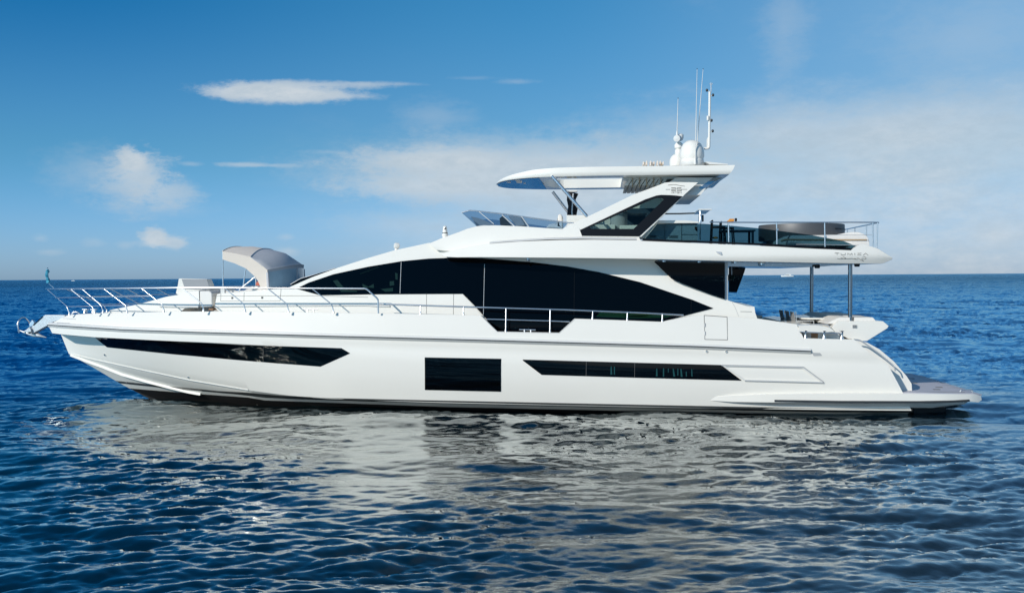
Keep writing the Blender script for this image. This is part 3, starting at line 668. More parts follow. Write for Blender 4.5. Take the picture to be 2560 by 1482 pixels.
for x in xs:
    h_ = hw(x); i_ = inn(x) if hx0 <= x <= hx1 else 1.52 * min(1, h_ / 2.1)
    i_ = min(i_, h_ - .02) if i_ < h_ else h_ * .8
    zb0 = bt(x); zt0 = zb0 + tf(x)
    ysq = [-h_, -h_ * .985, -(i_ + (h_ - i_) * .5), -i_, 0, i_, i_ + (h_ - i_) * .5, h_ * .985, h_]
    tz = [zb0 + (zt0 - zb0) * .45, zt0 - .03 * min(1, (zt0-zb0) / .2), zt0, zt0 - .01, zt0 + .01, zt0 - .01, zt0, zt0 - .03 * min(1, (zt0-zb0) / .2), zb0 + (zt0 - zb0) * .45]
    lo = [zb0 + (zt0 - zb0) * .2, zb0 + .003, zb0, zb0, zb0 + .02, zb0, zb0, zb0 + .003, zb0 + (zt0 - zb0) * .2]
    sh = .17 if x > x_tail - .01 else 0
    V += [(x - (sh * .3 if j in (0, 8) else 0), y, z) for j, (y, z) in enumerate(zip(ysq, tz))] + [(x - (sh * .6 if j in (0, 8) else sh), y, z) for j, (y, z) in enumerate(zip(ysq, lo))]
ny = 9
for i in range(len(xs) - 1):
    mid = (xs[i] + xs[i+1]) / 2; hole = hx0 < mid < hx1
    a, b_ = i * 18, (i + 1) * 18
    for j in range(8):
        if hole and j in (3, 4): continue
        Fc.append((a + j, b_ + j, b_ + j + 1, a + j + 1)); Fc.append((a + 9 + j, a + 10 + j, b_ + 10 + j, b_ + 9 + j))
    for j in (0, 8): Fc.append((a + j, a + 9 + j, b_ + 9 + j, b_ + j))
    if hole:
        for j in (3, 5): Fc.append((a + j, b_ + j, b_ + 9 + j, a + 9 + j))
for i in (0, len(xs) - 1):
    for j in range(8): Fc.append((i*18 + j, i*18 + j + 1, i*18 + 10 + j, i*18 + 9 + j))
for i, x in enumerate(xs):
    if abs(x - hx1) < 1e-6 or abs(x - hx0) < 1e-6:
        for j in (3, 4): Fc.append((i*18 + j, i*18 + j + 1, i*18 + 10 + j, i*18 + 9 + j))
ht = mesh('hardtop', V, Fc, WHITE, Y, angle=40)
# swept tail lip of the hardtop
# underside box linking arch and hardtop
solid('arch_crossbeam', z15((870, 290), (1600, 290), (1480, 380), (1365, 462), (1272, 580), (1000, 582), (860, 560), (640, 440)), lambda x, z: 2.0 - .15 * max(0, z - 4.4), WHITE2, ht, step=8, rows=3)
plate('tail_underside', z15((1480, 292), (1640, 292), (1500, 362), (1360, 462), (1300, 480), (1240, 470)), lambda x, z: 1.99 - .15 * max(0, z - 4.4), .04, MIRROR, ht, off=.02)
solid('sunroof_rail', z12((745, 358), (1715, 358), (1760, 415), (790, 425)), lambda x, z: 1.44, WHITE2, ht, step=30, rows=1) if False else None
# folded canvas sunroof
fc = []
x0f, x1f = P(1572, 455, -1.3)[0], P(1660, 455, -1.3)[0]
for k in range(9):
    x = x0f + (x1f - x0f) * k / 8; g_ = boxgeo((x, 0, zb_ - .085), (.10, 2.75, .20)); fc.append(([v + np.array(((v[2] - zb_ + .085) * .7, 0, 0)) for v in g_[0]], g_[1]))
box('sunroof_backing', ((x0f + x1f) / 2 + .1, 0, zb_ - .01), (x1f - x0f + .5, 2.8, .04), WHITE2, ht)  # white sheet added behind the folds so their gaps look light
mesh('folded_sunroof', *merge(*fc), CUSH, ht, bevel=.015)
for k in range(5):
    x = x0f + (x1f - x0f) * (k + .5) / 5; mesh('sunroof_strap', *boxgeo((x, -1.42, zb_ - .10), (.02, .02, .28)), TAN, ht)
fc = []
for k, px in enumerate((1608, 1616, 1626, 1634, 1643, 1650, 1657)):
    fc.append(boxgeo(P(px, 410.5, -1.2 + .3 * (k % 2)), (.035, .5, .13 if k % 3 else .09), 0))
ft = mesh('folded_fabric', *merge(*fc), CANVAS, ht, bevel=.01)
for k, px in enumerate((1612, 1630, 1653)): mesh('fabric_edge', *boxgeo(P(px, 411, -1.46 + .3 * (k % 2)), (.02, .02, .11)), TAN, ft)
# instruments on the polished front underside
for q, r0 in ((z12((348, 362))[0], .055), (z12((455, 320))[0], .06), (z12((475, 345))[0], .07), (z12((475, 378))[0], .07), (z12((540, 408))[0], .03)):
    yy = -1.2 + (q[1] - 448) * .05
    lathe('ceiling_speaker', np.array((P(q[0], q[1], yy)[0], yy, bt(P(q[0], q[1], yy)[0]) - .0)), [(r0, -.02), (r0 * 1.2, -.005), (r0 * 1.2, .01)], WHITE2, ht, 18)
V = []; Fc = []
xs2 = [x for x in xs if x < hx0 - .02]; 
for x in xs2:
    h_ = hw(x) * .93; V += [(x + .03, y * h_, bt(x) - .006 - (.0)) for y in np.linspace(-1, 1, 11)]
for i in range(len(xs2) - 1):
    for q in range(10): Fc.append((i*11 + q, i*11 + q + 1, (i+1)*11 + q + 1, (i+1)*11 + q))
mesh('polished_soffit', V, Fc, MIRROR, ht, angle=60)
box('helm_post_cap', P(1433, 479, 1.4), (.24, .3, .05), WHITE, ht)
# struts from coaming to hardtop
for (a, b, y0, y1) in ((z12((870, 292))[0], z12((1295, 780))[0], -2.05, -2.15), (z12((880, 482))[0], z12((1100, 770))[0], 2.0, 2.1)):
    tube('hardtop_strut', [P(*a, y0), P(*b, y1)], .045, STEEL, ht, seg=16)
hp = tube('canvas_wrapped_post', [P(1432, 482, 1.2), P(1428, 500, 1.2), P(1433, 515, 1.2), P(1429, 540, 1.2), P(1430, 580, 1.2)], [.17, .13, .15, .14, .15], DARKC, Y, seg=14)
tube('post_gap', [P(1433, 484, 1.0), P(1430, 530, 1.0), P(1432, 560, 1.0)], .02, STEELD, hp)
# radar, satellite domes, mast and aerials
dc = P(1730, 412, -.6)
px2m = (CAM[1] * -1 - .6) / F
dome = lathe('satellite_dome', dc, [(.30, -.05), (.30, .02), (.325, .05), (.325, .12), (.31, .15), (.335, .22), (.33, .34), (.30, .46), (.24, .57), (.15, .645), (.06, .67), (.005, .673)], WHITE, Y, 40)
lathe('dome_base', dc, [(.318, -.04), (.338, -.01), (.338, .05), (.318, .07)], WHITE2, dome, 40)
d2 = lathe('small_satellite_dome', P(1694, 412, 0), [(.22, -.04), (.23, .05), (.225, .13), (.19, .22), (.12, .285), (.005, .30)], WHITE, Y, 32)
rd = lathe('radar_pedestal', P(1697, 412, -.1), [(.10, 0), (.09, .20), (.11, .25), (.11, .40), (.085, .43), (.12, .46), (.125, .54), (.09, .60), (.06, .62)], WHITE, Y, 24)
mesh('radar_scanner', *lathegeo(P(1696, 346, -.1), [(.02, -.28), (.09, -.27), (.10, 0), (.09, .27), (.02, .28)], 20, (.25, 1, .15)), WHITE2, rd)
lathe('radar_light', P(1702, 350, -.1), [(.05, 0), (.075, .05), (.08, .14), (.03, .17)], WHITE2, rd, 18)
for (a, b, y) in ((zm((645, 870))[0], zm((657, 420))[0], -.2), (zm((866, 1200))[0], zm((889, 65))[0], -.95), (zm((870, 1200))[0], zm((962, 65))[0], -.85)):
    an = tube('whip_aerial', [P(*a, y), P((a[0] + b[0]) / 2, (a[1] + b[1]) / 2, y), P(*b, y)], [.014, .011, .006], WHITE2, Y, seg=8)
    lathe('aerial_tip', P(*b, y), [(.009, -.01), (.009, .02)], BLACK, an, 8); lathe('aerial_base', P(*a, y) - np.array((0, 0, .02)), [(.03, -.03), (.03, .08), (.018, .14)], WHITE2, an, 12)
mast = tube('light_mast', rnd([P(*q, -.3) for q in zm((970, 1028), (1035, 1030), (1042, 340))], .07), .034, WHITE, Y, seg=14)
plate('mast_web', zm((1005, 1030), (1005, 920), (1025, 880), (1035, 880), (1035, 1030)), const(.31), .03, WHITE, mast)
tube('mast_tip', [P(*q, -.3) for q in zm((1058, 340), (1058, 230))], .012, STEELD, mast)
tube('mast_crosstree', [P(*q, -.3) for q in zm((1038, 240), (1058, 262), (1078, 238))], .008, STEELD, mast)
for q, s_ in ((zm((1008, 322))[0], -1), (zm((1082, 380))[0], 1), (zm((1078, 817))[0], 1), (zm((1064, 688))[0], 1)):
    lathe('mast_lamp', P(*q, -.3), [(.03, -.03), (.045, .0), (.03, .03)], RUBBER, mast, 12, (1, 0, 0)); tube('lamp_bracket', [P(q[0] - 6 * s_, q[1] + 2, -.3), P(q[0], q[1] + 2, -.3)], .014, WHITE2, mast, seg=6)
lathe('mast_horn', P(*zm((1020, 660))[0], -.34), [(.03, -.06), (.035, 0), (.03, .06)], WHITE, mast, 12)
solid('hardtop_hatch', zm((985, 1190), (1010, 1188), (1270, 1215), (1262, 1228), (1040, 1222)), const(.9), WHITE2, ht, step=12, rows=1, bevel=.008)
# ---- flybridge windscreen
Wsx = lambda x, z: float(np.interp(x, [-3.2, -2.9, -2.3, -1.4, 2], [.5, 1.2, 1.72, 2.02, 2.2]))
ws_o = z9((1232, 155), (1330, 128), (1400, 134), (1740, 172), (2120, 225), (2520, 280), (2455, 352), (2000, 335), (1500, 310), (1418, 322))
ws = plate('fly_windscreen', ws_o, Wsx, .012, SMOKE, Y, step=20, both=True)
tube('windscreen_rail', [S(*q, Wsx) for q in densl(z9((1232, 153), (1330, 126), (1400, 132), (1740, 170), (2120, 223), (2520, 276)) + z12((1135, 862),), 12)], .016, STEEL, ws)
tube('windscreen_rail', [S(*q, Wsx) for q in densl(z9((1418, 322), (1500, 310), (2000, 335), (2455, 352)) + z12((1120, 868),), 12)], .010, STEELD, ws)
mesh('windscreen_front', *(lambda a, b: ([a, (a[0], -a[1], a[2]), b, (b[0], -b[1], b[2]), (a[0] - .1, 0, a[2]), (b[0] - .12, 0, b[2])], [(0, 4, 5, 2), (4, 1, 3, 5)]))(S(*z9((1240, 155))[0], Wsx), S(*z9((1418, 322))[0], Wsx)), SMOKE, ws)
for q in ((1720, 180, 1880, 325), (1955, 195, 2045, 325), (1440, 140, 1620, 290)):
    a, b = z9((q[0], q[1]), (q[2], q[3])); tube('windscreen_post', [S(*a, Wsx), S(*b, Wsx)], .018 if q[0] > 1500 else .009, STEELD if q[0] > 1500 else WHITE2, ws, seg=8)
dash = solid('helm_console', z9((1340, 200), (1420, 215), (1520, 250), (1620, 300), (1640, 315), (1420, 325)), const(1.3), CUSHG, Y, step=12, rows=2, bevel=.03)
plate('helm_screen', z9((1690, 225), (1730, 190), (1790, 270), (1830, 305), (1700, 300)), const(.9), .5, DARKC, dash)
sc_ = plate('helm_seat', z9((2390, 230), (2400, 180), (2430, 165), (2450, 190), (2455, 345), (2250, 335), (2290, 295), (2385, 275)), const(.7), .55, CUSH, Y, bevel=.04)
plate('helm_seat', z9((1790, 190), (1950, 200), (2010, 310), (1900, 325)), const(.8), .55, CUSHG, Y, bevel=.04)
wb = solid('wet_bar', z12((1048, 765), (1260, 768), (1290, 790), (1250, 860), (1130, 900), (1050, 900)), const(1.9), WHITE, Y, step=12, rows=2, bevel=.03)

# ---- flybridge furniture built into the boat
fz = P(1700, 606, -2.3)[2] - .02
cabt = solid('fly_bar_cabinet', zb((385, 700), (600, 430), (1230, 430), (1340, 440), (1345, 735), (390, 730)), const(1.75), WHITE2, Y, step=14, rows=3, bevel=.01)
solid('bar_counter', zb((560, 400), (620, 372), (1150, 372), (1340, 392), (1370, 405), (1365, 420), (600, 425)), const(1.85), WHITE, cabt, step=10, rows=2, bevel=.015)
for a, b in (((745, 440), (745, 720)), ((1050, 430), (1050, 735)), ((1050, 628), (1340, 632)), ((470, 650), (600, 650)), ((470, 665), (590, 665)), ((470, 680), (575, 680)), ((820, 650), (980, 655)), ((820, 668), (980, 670)), ((820, 685), (980, 690))):
    a, b = zb(a, b); tube('cabinet_seam', [P(*a, -1.76), P(*b, -1.76)], .006, SEAM, cabt, seg=6)
for q in zb((716, 488), (784, 490)): lathe('cabinet_knob', P(*q, -1.76), [(.014, 0), (.014, .02)], SEAM, cabt, 10, (0, -1, 0))
# things seen through the arch window
wbk = box('galley_locker', P(1500, 570, -.9) + np.array((.1, .4, -.12)), (.62, .8, .42), WHITE2, Y)
lathe('round_column', P(1547, 600, -.4), [(.24, 0), (.24, .9)], CUSHG, Y, 28)
box('galley_locker', P(1600, 572, -1.0) + np.array((0, .4, -.08)), (1.1, .8, .36), WHITE2, Y)
box('bar_back', P(1590, 545, .8), (1.2, .1, .55), NAVY, Y)
solid('bar_lip', z12((1740, 722), (1900, 735), (2030, 728), (2030, 740), (1880, 746)), const(1.2), NAVY, Y, step=8, rows=1)
# deck shade post with a flat panel
post = tube('shade_post', [P(1749.5, 600, -1.9), P(1749.8, 558, -1.9), P(1750.5, 545, -1.9)], .026, STEEL, Y, seg=14)
lathe('post_collar', P(1750.5, 557, -1.9), [(.045, 0), (.045, .18), (.03, .2), (.03, .34)], STEEL, post, 16)
box('collar_clamp', P(1754, 546, -1.8), (.10, .12, .17), BLACK, post)
def prism3(top, th):
    n = len(top); V = [tuple(p) for p in top] + [(p[0], p[1], p[2] - th) for p in top]
    return V, [tuple(range(n)), tuple(range(n, 2*n))[::-1]] + [(i, (i+1) % n, (i+1) % n + n, i + n) for i in range(n)]
mesh('shade_panel', *prism3([P(1747, 522.3, -1.95), P(1780, 522.6, -1.95), P(1775, 524, -1.5), P(1764, 532.5, .5), P(1735, 533.6, .5), P(1740, 528, -1.0)], .03), WHITE, post, bevel=.008)
tube('shade_arm', [P(1662, 534.6, .5), P(1700, 534.3, .5), P(1738, 533.2, .5)], .022, LOGO, post)
# glass balustrade and rail
Gw = lambda x, z: Fx(x) - .14
plate('glass_balustrade', [(1604, 601), (1612, 597), (1643, 560), (1690, 558.5), (1760, 559.5), (1818, 563.5), (1900, 571), (2025, 587), (2110, 603), (2140, 615), (2130, 621), (1900, 611), (1750, 605)], Gw, .014, TINT, fly, step=40)
rails = tube('fly_rail', [S(*q, Gw) for q in densl(zb((1560, 405), (2480, 410)) + [(1941, 556), (2061, 556), (2182, 556), (2196.5, 556.5)], 30)] + [P(2107, 575, 2.3)], .016, STEEL, fly)
for px, yb in ((1821, 611), (1941.5, 615), (2061.5, 620), (2182, 617)):
    tube('rail_stanchion', [S(px, 557, Gw), S(px + 1, yb, Gw)], .018, STEEL, rails); 
tube('rail_stanchion', [S(2194, 557, Gw), S(2192, 621, Gw)], .016, STEEL, rails)
for f in (.3, .62, .85):
    a, b = S(2196.5, 556.5, Gw), P(2107, 575, 2.3); q = a + (b - a) * f; tube('rail_stanchion', [q, q - np.array((0, 0, .62))], .014, STEEL, rails)
tube('fly_wire', [S(*q, Gw) for q in z18((500, 460), (520, 470))] + [S(2061, 592, Gw), S(2182, 588, Gw)], .005, STEELD, rails, seg=6) if False else None
tube('fly_wire', [S(1990, 611, Gw), S(2062, 611.5, Gw), S(2148, 613, Gw)], .007, STEELD, rails, seg=6)
tube('fly_wire', [S(2061, 587, Gw), S(2182, 587.5, Gw)], .006, STEELD, rails, seg=6)
for px, py in ((1943, 574.5), (2064, 592)): box('glass_clamp', S(px, py, Gw) + np.array((0, -.02, 0)), (.05, .04, .05), STEEL, rails, bevel=.006)
# round tub
tc_ = P(2003, 598, -.1); k_ = (tc_[1] - CAM[1]) / F; rt_ = 102 * k_; ht_ = 41 * k_ - .07
tub = lathe('round_hot_tub', (tc_[0], -.1, tc_[2] - .05), [(rt_ * .985, 0), (rt_, .03), (rt_, ht_ + .02), (rt_ * .99, ht_ + .045), (rt_ * .9, ht_ + .045), (rt_ * .88, ht_ - .1), (rt_ * .86, .3)], TUB, Y, 72)
tube('tub_band', [(tc_[0] + (rt_ + .004) * math.cos(th), -.1 + (rt_ + .004) * math.sin(th), tc_[2] + ht_ * .62) for th in np.linspace(-.9, .2, 24)], .014, BLACK, tub)
# aft sun bed
sb = solid('sun_bed', z18((560, 660), (575, 620), (700, 560), (1500, 550), (1900, 552), (1935, 570), (1970, 640), (1975, 720), (700, 720), (560, 690)), const(1.7), CUSH, Y, step=8, rows=5, bevel=.04)
solid('bed_pillow', z18((1490, 550), (1560, 525), (1700, 502), (1800, 505), (1880, 530), (1920, 556)), const(1.5), CUSH, sb, step=6, rows=2, bevel=.03)
strip('tan_piping', densl(z18((580, 645), (650, 622), (1500, 628), (1930, 628)), 10), const(1.71), TAN, sb, [(0, .018), (.02, .012), (.02, -.012), (0, -.018)])
tube('bed_seam', [P(*q, -1.72) for q in z18((660, 705), (690, 600), (720, 555))], .008, SEAM, sb, seg=6)
tube('bed_seam', [P(*q, -1.72) for q in z18((960, 700), (1800, 712))], .006, SEAM, sb, seg=6)
solid('bed_step', z18((690, 700), (700, 670), (760, 660), (1000, 700), (1100, 730), (690, 730)), const(1.95), CUSHG, sb, step=8, rows=2, bevel=.02)
# ---- cockpit posts, wings, door frame
for q0, q1, y, r_ in (((2125.6, 655), (2125.4, 806), -2.0, .055), ((2029.4, 660), (2028.6, 800), 2.0, .055)):
    tube('deck_post', [P(*q0, y), P(*q1, y)], r_, STEELP, Y, seg=20)
wing = z16((218, 92), (238, 68), (1285, 95), (1285, 655), (1060, 580), (850, 500), (610, 408), (480, 345))
plate('cockpit_wing_glass', wing, lambda x, z: 2.43, .03, GLASS, Y, step=40)
plate('cockpit_wing_glass', z16((238, 68), (1285, 90), (1285, 118), (228, 92)), lambda x, z: 2.44, .03, RUBBER, Y, step=60)
box('saloon_door_frame', (P(1815.5, 700, -2.3) + P(1815.5, 700, -2.3)) / 2 + np.array((0, 0, -.05)), (.085, .1, 1.0), STEELD, Y)
far = [(1822, 655), (1868, 656), (1861, 680), (1842, 731), (1822, 730.5)]
V0 = [P(px, py, 2.3) for px, py in far]
mesh('cockpit_wing_glass', V0 + [v + np.array((0, .04, 0)) for v in V0], [(0, 1, 2, 3, 4), (9, 8, 7, 6, 5)] + [(i, (i+1) % 5, (i+1) % 5 + 5, i + 5) for i in range(5)], GLASS, Y)
hk = tube('hanging_shower', [P(1828.5, 654, -1.6), P(1829, 688, -1.6)], .014, STEELD, Y)
lathe('shower_head', P(1832, 693, -1.6), [(.02, -.07), (.06, -.04), (.06, .03), (.02, .05)], TEAL, hk, 14, (1, -.3, -.6)); box('shower_clamp', P(1824, 694, -1.5), (.09, .1, .16), BLACK, hk, bevel=.02)
# ---- bow rail
Rw = lambda x, z: max(.16, B(x) - .06)
topy = lambda px: float(np.interp(px, [115, 260, 450, 912], [722.3, 721, 719, 721.3]))
br_pts = [S(px, topy(px), Rw) for px in list(np.arange(117, 912, 14))] + [S(*q, Rw) for q in ((912, 721.3), (917, 722.5), (942, 745), (945.5, 750), (946, 783))]
L = br_pts; fr = L[0]
nose = [np.array((fr[0] - .03, fr[1] * c, fr[2])) for c in (1, .5, 0, -.5, -1)]
rail = tube('bow_rail', rnd([np.array((p[0], -p[1], p[2])) for p in L[::-1]][:-1] + nose[::-1] + L[1:], .05), .022, STEEL, Y)
near = [(118.6, 724, 168, 766, 173.5, 786), (178, 724, 232, 768, 237, 782), (207, 724, 254, 764, 257.5, 781), (261, 723, 316, 765, 318, 780.5), (355, 722, 407, 762, 409.6, 778.5), (456, 721, 507, 760, 508.7, 778), (563, 721, 611, 761, 613, 778), (669, 721, 719, 761, 721, 779.5), (781, 722, 831, 762, 833.5, 781)]
for k, (a, b, c, d, e, f) in enumerate(near):
    pts = rnd([S(a, b, Rw), S(c, d, Rw), S(e, f, Rw)], .1)
    for s in (1, -1):
        st = tube('rail_stanchion', [np.array((p[0], p[1] * s, p[2])) for p in pts], .0135, STEEL, rail); e_ = pts[-1]
        lathe('stanchion_foot', (e_[0], e_[1] * s, e_[2] - .02), [(.035, 0), (.03, .02), (.02, .07), (.017, .1)], STEEL, rail, 12)
for ya, yb, x0, x1 in ((744, 740, 138, 384), (766, 763, 166, 330)):
    for s in (1, -1):
        g_ = [S(px, ya + (yb - ya) * (px - x0) / (x1 - x0), Rw) for px in np.arange(x0, x1, 12)]; tube('mid_rail', [(p[0], p[1] * s, p[2]) for p in g_], .012, STEEL, rail, seg=8)
# side rail amidships
sr = [(946, 760), (1130, 766), (1420, 774.5), (1600, 782), (1709, 787.5)]
srail = tube('side_rail', [S(*q, lambda x, z: Yt(x, z) - .04) for q in densl(sr, 30)], .022, STEEL, Y)
for x, a, b in ((1051.5, 765, 785), (1159, 768, 787), (1265, 771, 829), (1375.5, 775, 832), (1482, 778, 797.5), (1568.5, 782, 801), (1656, 786, 805)):
    tube('rail_stanchion', [S(x, a, lambda x, z: Yt(x, z) - .04), S(x - .7, b, lambda x, z: Yt(x, z) - .04)], .018, STEEL, srail)
    lathe('stanchion_foot', S(x - .7, b + 1, lambda x, z: Yt(x, z) - .04), [(.036, 0), (.03, .02), (.022, .08)], STEEL, srail, 12)
tube('mid_rail', [S(*q, lambda x, z: Yt(x, z) - .04) for q in ((1216, 797.5), (1265, 799), (1375, 802), (1424, 804))], .016, STEEL, srail)
for q in (((1298, 823.5), (1339, 824.5), 1311, 1327, 831), ((757, 772.5), (795, 772.8), 769, 784.5, 780)):
    yy = lambda x, z: Yt(x, z) - .07
    cl = tube('mooring_cleat', [S(*q[0], yy), S(*q[1], yy)], .016, STEEL, Y)
    for x in (q[2], q[3]): tube('cleat_leg', [S(x, q[0][1] + .5, yy), S(x, q[4], yy)], .016, STEEL, cl)
# windlass, bow fairleads
for q in z1((1035, 882), (1135, 882)):
    g_ = tube('bow_bollard', [P(*q, -.9), P(q[0], q[1] - 8, -.9)], [.07, .04], STEEL, Y, seg=12); box('bollard_top', P(q[0], q[1] - 8.5, -.9), (.16, .12, .03), STEEL, g_)
tube('bow_fairlead', rnd([P(*q, -.55) for q in z1((870, 895), (890, 872), (940, 872), (965, 893))], .05), .022, STEEL, Y)
# anchor roller and anchor
ar = plate('anchor_roller', za((1515, 712), (1540, 660), (2200, 400), (2230, 310), (2200, 292), (1380, 292), (1310, 350), (900, 720), (850, 740), (800, 860), (800, 1060), (860, 1080), (900, 1050)), const(.13), .26, STEELD, Y, bevel=.01, step=12)
tube('roller_groove', [P(*q, -.14) for q in za((890, 720), (1290, 360))], .012, BLACK, ar, seg=6)
an = plate('anchor', za((440, 965), (560, 935), (690, 830), (720, 800), (790, 900), (800, 1060), (870, 1075), (830, 1095)), const(.20), .40, STEELD, Y, bevel=.01, step=12)
plate('anchor_shank', za((800, 540), (860, 495), (940, 610), (900, 700), (830, 760), (740, 760), (715, 680)), const(.05), .10, STEEL, an, bevel=.01)
tube('anchor_fluke', [P(*q, -.05) for q in za((330, 935), (480, 1000), (700, 1070), (900, 1130), (1100, 1140), (1250, 1185), (1450, 1235))], [.015, .03, .045, .05, .06, .035, .008], STEELD, an, seg=10)
tube('anchor_hoop', rnd([P(*q, y) for q, y in zip(za((290, 1035), (250, 850), (232, 700), (280, 520), (380, 410), (500, 385), (600, 440), (740, 610), (760, 800), (800, 880)), (-.22, -.24, -.24, -.2, -.1, 0, .1, .2, .22, .2))], .1), .022, STEEL, an)
# jack staff and flag
fs = tube('jack_staff', [P(134.5, 719.5, -.1), P(121, 708, -.1), P(119, 672, -.1)], .012, STEEL, Y); lathe('staff_ball', P(119, 670.5, -.1), [(.005, -.02), (.022, 0), (.005, .02)], STEEL, fs, 12)
fl = []; rr = random.Random(3)
ctr = [(119, 674), (118.5, 682), (118, 690), (119.5, 698), (121, 707)]
tg = tubegeo([P(*q, -.12) for q in densl(ctr, 3)], [.035 * (.5 + abs(math.sin(k_ * 1.3))) for k_ in range(len(densl(ctr, 3)))], 12)
tg = ([np.array(v) + np.array((rr.uniform(-.02, .02), rr.uniform(-.02, .02), rr.uniform(-.015, .015))) for v in tg[0]], tg[1])
mesh('furled_flag', *tg, FLAGM, fs, angle=20)
# ---- canopy over the foredeck seating
bm = empty('bimini_canopy', tuple(P(610, 725, 0)), parent=Y)
def hoop(px, py, ye, crown, n=16, x2=0):
    e = P(px, py, -ye); return [np.array((e[0] + x2 * (1 - u*u), u * ye, e[2] + crown * (1 - abs(u) ** 2.2))) for u in np.linspace(-1, 1, n + 1)]
H = [hoop(556, 628, 1.38, .16), hoop(592, 634.5, 1.4, .24), hoop(626, 642, 1.42, .26), hoop(646, 655, 1.42, .28), hoop(668, 675, 1.40, .13)]
def loft(Hs, th=.015):
    n = len(Hs[0]); V = [p for h in Hs for p in h]; k = len(V); V += [p - np.array((0, 0, th)) for p in V]; Fc = []
    for i in range(len(Hs) - 1):
        for j in range(n - 1):
            a = i*n + j; Fc += [(a, a+1, a+n+1, a+n), (a+k, a+n+k, a+n+1+k, a+1+k)]
    for i in range(len(Hs) - 1):
        for j in (0, n - 1): a = i*n + j; Fc.append((a, a + n, a + n + k, a + k))
    for i in (0, len(Hs) - 1):
        for j in range(n - 1): a = i*n + j; Fc.append((a, a + 1, a + 1 + k, a + k))
    return V, Fc
can = mesh('canopy_top', *loft(H[:3]), CANVAS, bm, angle=60)
Hb = [H[2], hoop(645, 656, 1.42, .30, x2=.25), hoop(668, 675, 1.40, .15, x2=.55)]
mesh('canopy_dome', *loft(Hb), CANVASG, bm, angle=60)
e2 = Hb[-1]
lowh = [np.array((p[0] + .02, p[1], P(670, 717, -1.4)[2])) for p in e2]
midh = [a * .86 + b * .14 for a, b in zip(e2, lowh)]
mesh('canopy_back_band', *loft([e2, midh]), CANVASG, bm, angle=60)
mesh('canopy_window', *loft([midh, lowh], .01), VINYL, bm, angle=60)
for hh in (H[0], H[2], e2): tube('canopy_piping', [p + np.array((0, 0, .006)) for p in hh], .013, CANVASG if hh is not H[0] else CANVAS, bm, seg=6)
for j in (0, 6, 12): tube('window_zip', [midh[j] + np.array((.01, -.01, 0)), lowh[j] + np.array((.01, -.01, 0))], .03 if j else .045, CANVASG, bm, seg=6)
for s in (1, -1):
    g = plategeo(z2((757, 232), (1095, 300), (1200, 370), (1300, 460), (1312, 665), (1215, 662), (1185, 590), (1150, 540), (1040, 440), (900, 378), (757, 332)), const(1.41), .012, step=16)
    if s < 0: g = mirrorg(g)
    mesh('canopy_side_flap', *g, CANVAS, bm)
for pts in ([(556.5, 628), (557.5, 730)], [(616, 660), (608, 714)], [(637, 693), (600, 722), (595, 732)]):
    for s in (1, -1): tube('canopy_pole', [np.array((P(*q, -1.38)[0], -1.38 * s, P(*q, -1.38)[2])) for q in pts], .018, STEEL if s > 0 else STEELD, bm)
bx = box('canopy_pole_socket', P(558, 728, -1.38), (.12, .1, .16), WHITE2, bm)
# backrest box in front of the canopy
bk = plate('lounge_backrest', z2((190, 740), (215, 640), (225, 568), (240, 562), (570, 570), (600, 640), (603, 705), (400, 712), (215, 760)), const(1.0), .35, WHITE, Y, step=60, bevel=.03)
plate('backrest_cover', z2((262, 570), (568, 573), (592, 650), (590, 700), (300, 690), (285, 640)), const(1.015), .03, CUSHG, bk)
sofa = solid('lounge_sofa', z2((735, 738), (745, 715), (1010, 712), (1060, 690), (1110, 660), (1210, 655), (1400, 668), (1480, 690), (1300, 705), (1000, 730)), const(1.15), CUSH, Y, step=10, rows=2, bevel=.03)
plate('red_towel', z2((1150, 645), (1170, 600), (1195, 600), (1215, 655)), const(.9), .2, RED, sofa, bevel=.02)
# ---- lettering on the boat (mirrored, as in the photograph)
def stroke(name, lines, wf, r, parent, m=LOGO, off=.004):
    return mesh(name, *merge(*[tubegeo(along(l_, wf, off), r, 6) for l_ in lines]), m, parent, angle=60)
zt_ = Z1(2060, 610, 14)
stroke('name_lettering', [zt_((375, 318), (455, 313), (535, 320)), zt_((455, 315), (458, 380)), zt_((592, 318), (600, 375), (740, 375), (745, 318)), zt_((832, 385), (828, 318), (915, 375), (975, 320), (990, 385)), zt_((1075, 318), (1080, 385)), zt_((1305, 322), (1170, 322), (1305, 385), (1170, 385)), zt_((1375, 388), (1455, 322), (1545, 390))], Fb, .0055, fly)
stroke('script_lettering', [zt_((1350, 440), (1400, 438), (1465, 470), (1470, 515), (1420, 528), (1320, 495), (1325, 535), (1385, 610)), zt_((1385, 610), (1300, 560), (1200, 500), (1160, 490)), zt_((1180, 535), (1100, 530), (1070, 495), (1110, 515), (1050, 525), (1010, 515)), zt_((1010, 518), (985, 500), (930, 512), (905, 505), (860, 522), (800, 515)), zt_((800, 515), (740, 500), (700, 515), (740, 520), (770, 505), (720, 470), (655, 425)), zt_((700, 515), (640, 500), (585, 485), (620, 495), (650, 520), (600, 528), (520, 522), (460, 505))], Fb, .004, fly)
zl = Z1(1640, 440, 21)
stroke('length_lettering', [zl((625, 490), (840, 455), (1030, 458)), zl((1030, 458), (1250, 510), (1510, 540)), zl((510, 712), (750, 710)), zl((1350, 707), (1630, 705))], Aw, .006, arch, off=.003)
stroke('length_lettering', [zl((800, 632), (1035, 632), (1035, 708), (815, 715), (815, 792), (1045, 790)), zl((1325, 630), (1095, 632), (1098, 705), (1330, 707), (1325, 790), (1095, 790))], Aw, .009, arch, off=.003)
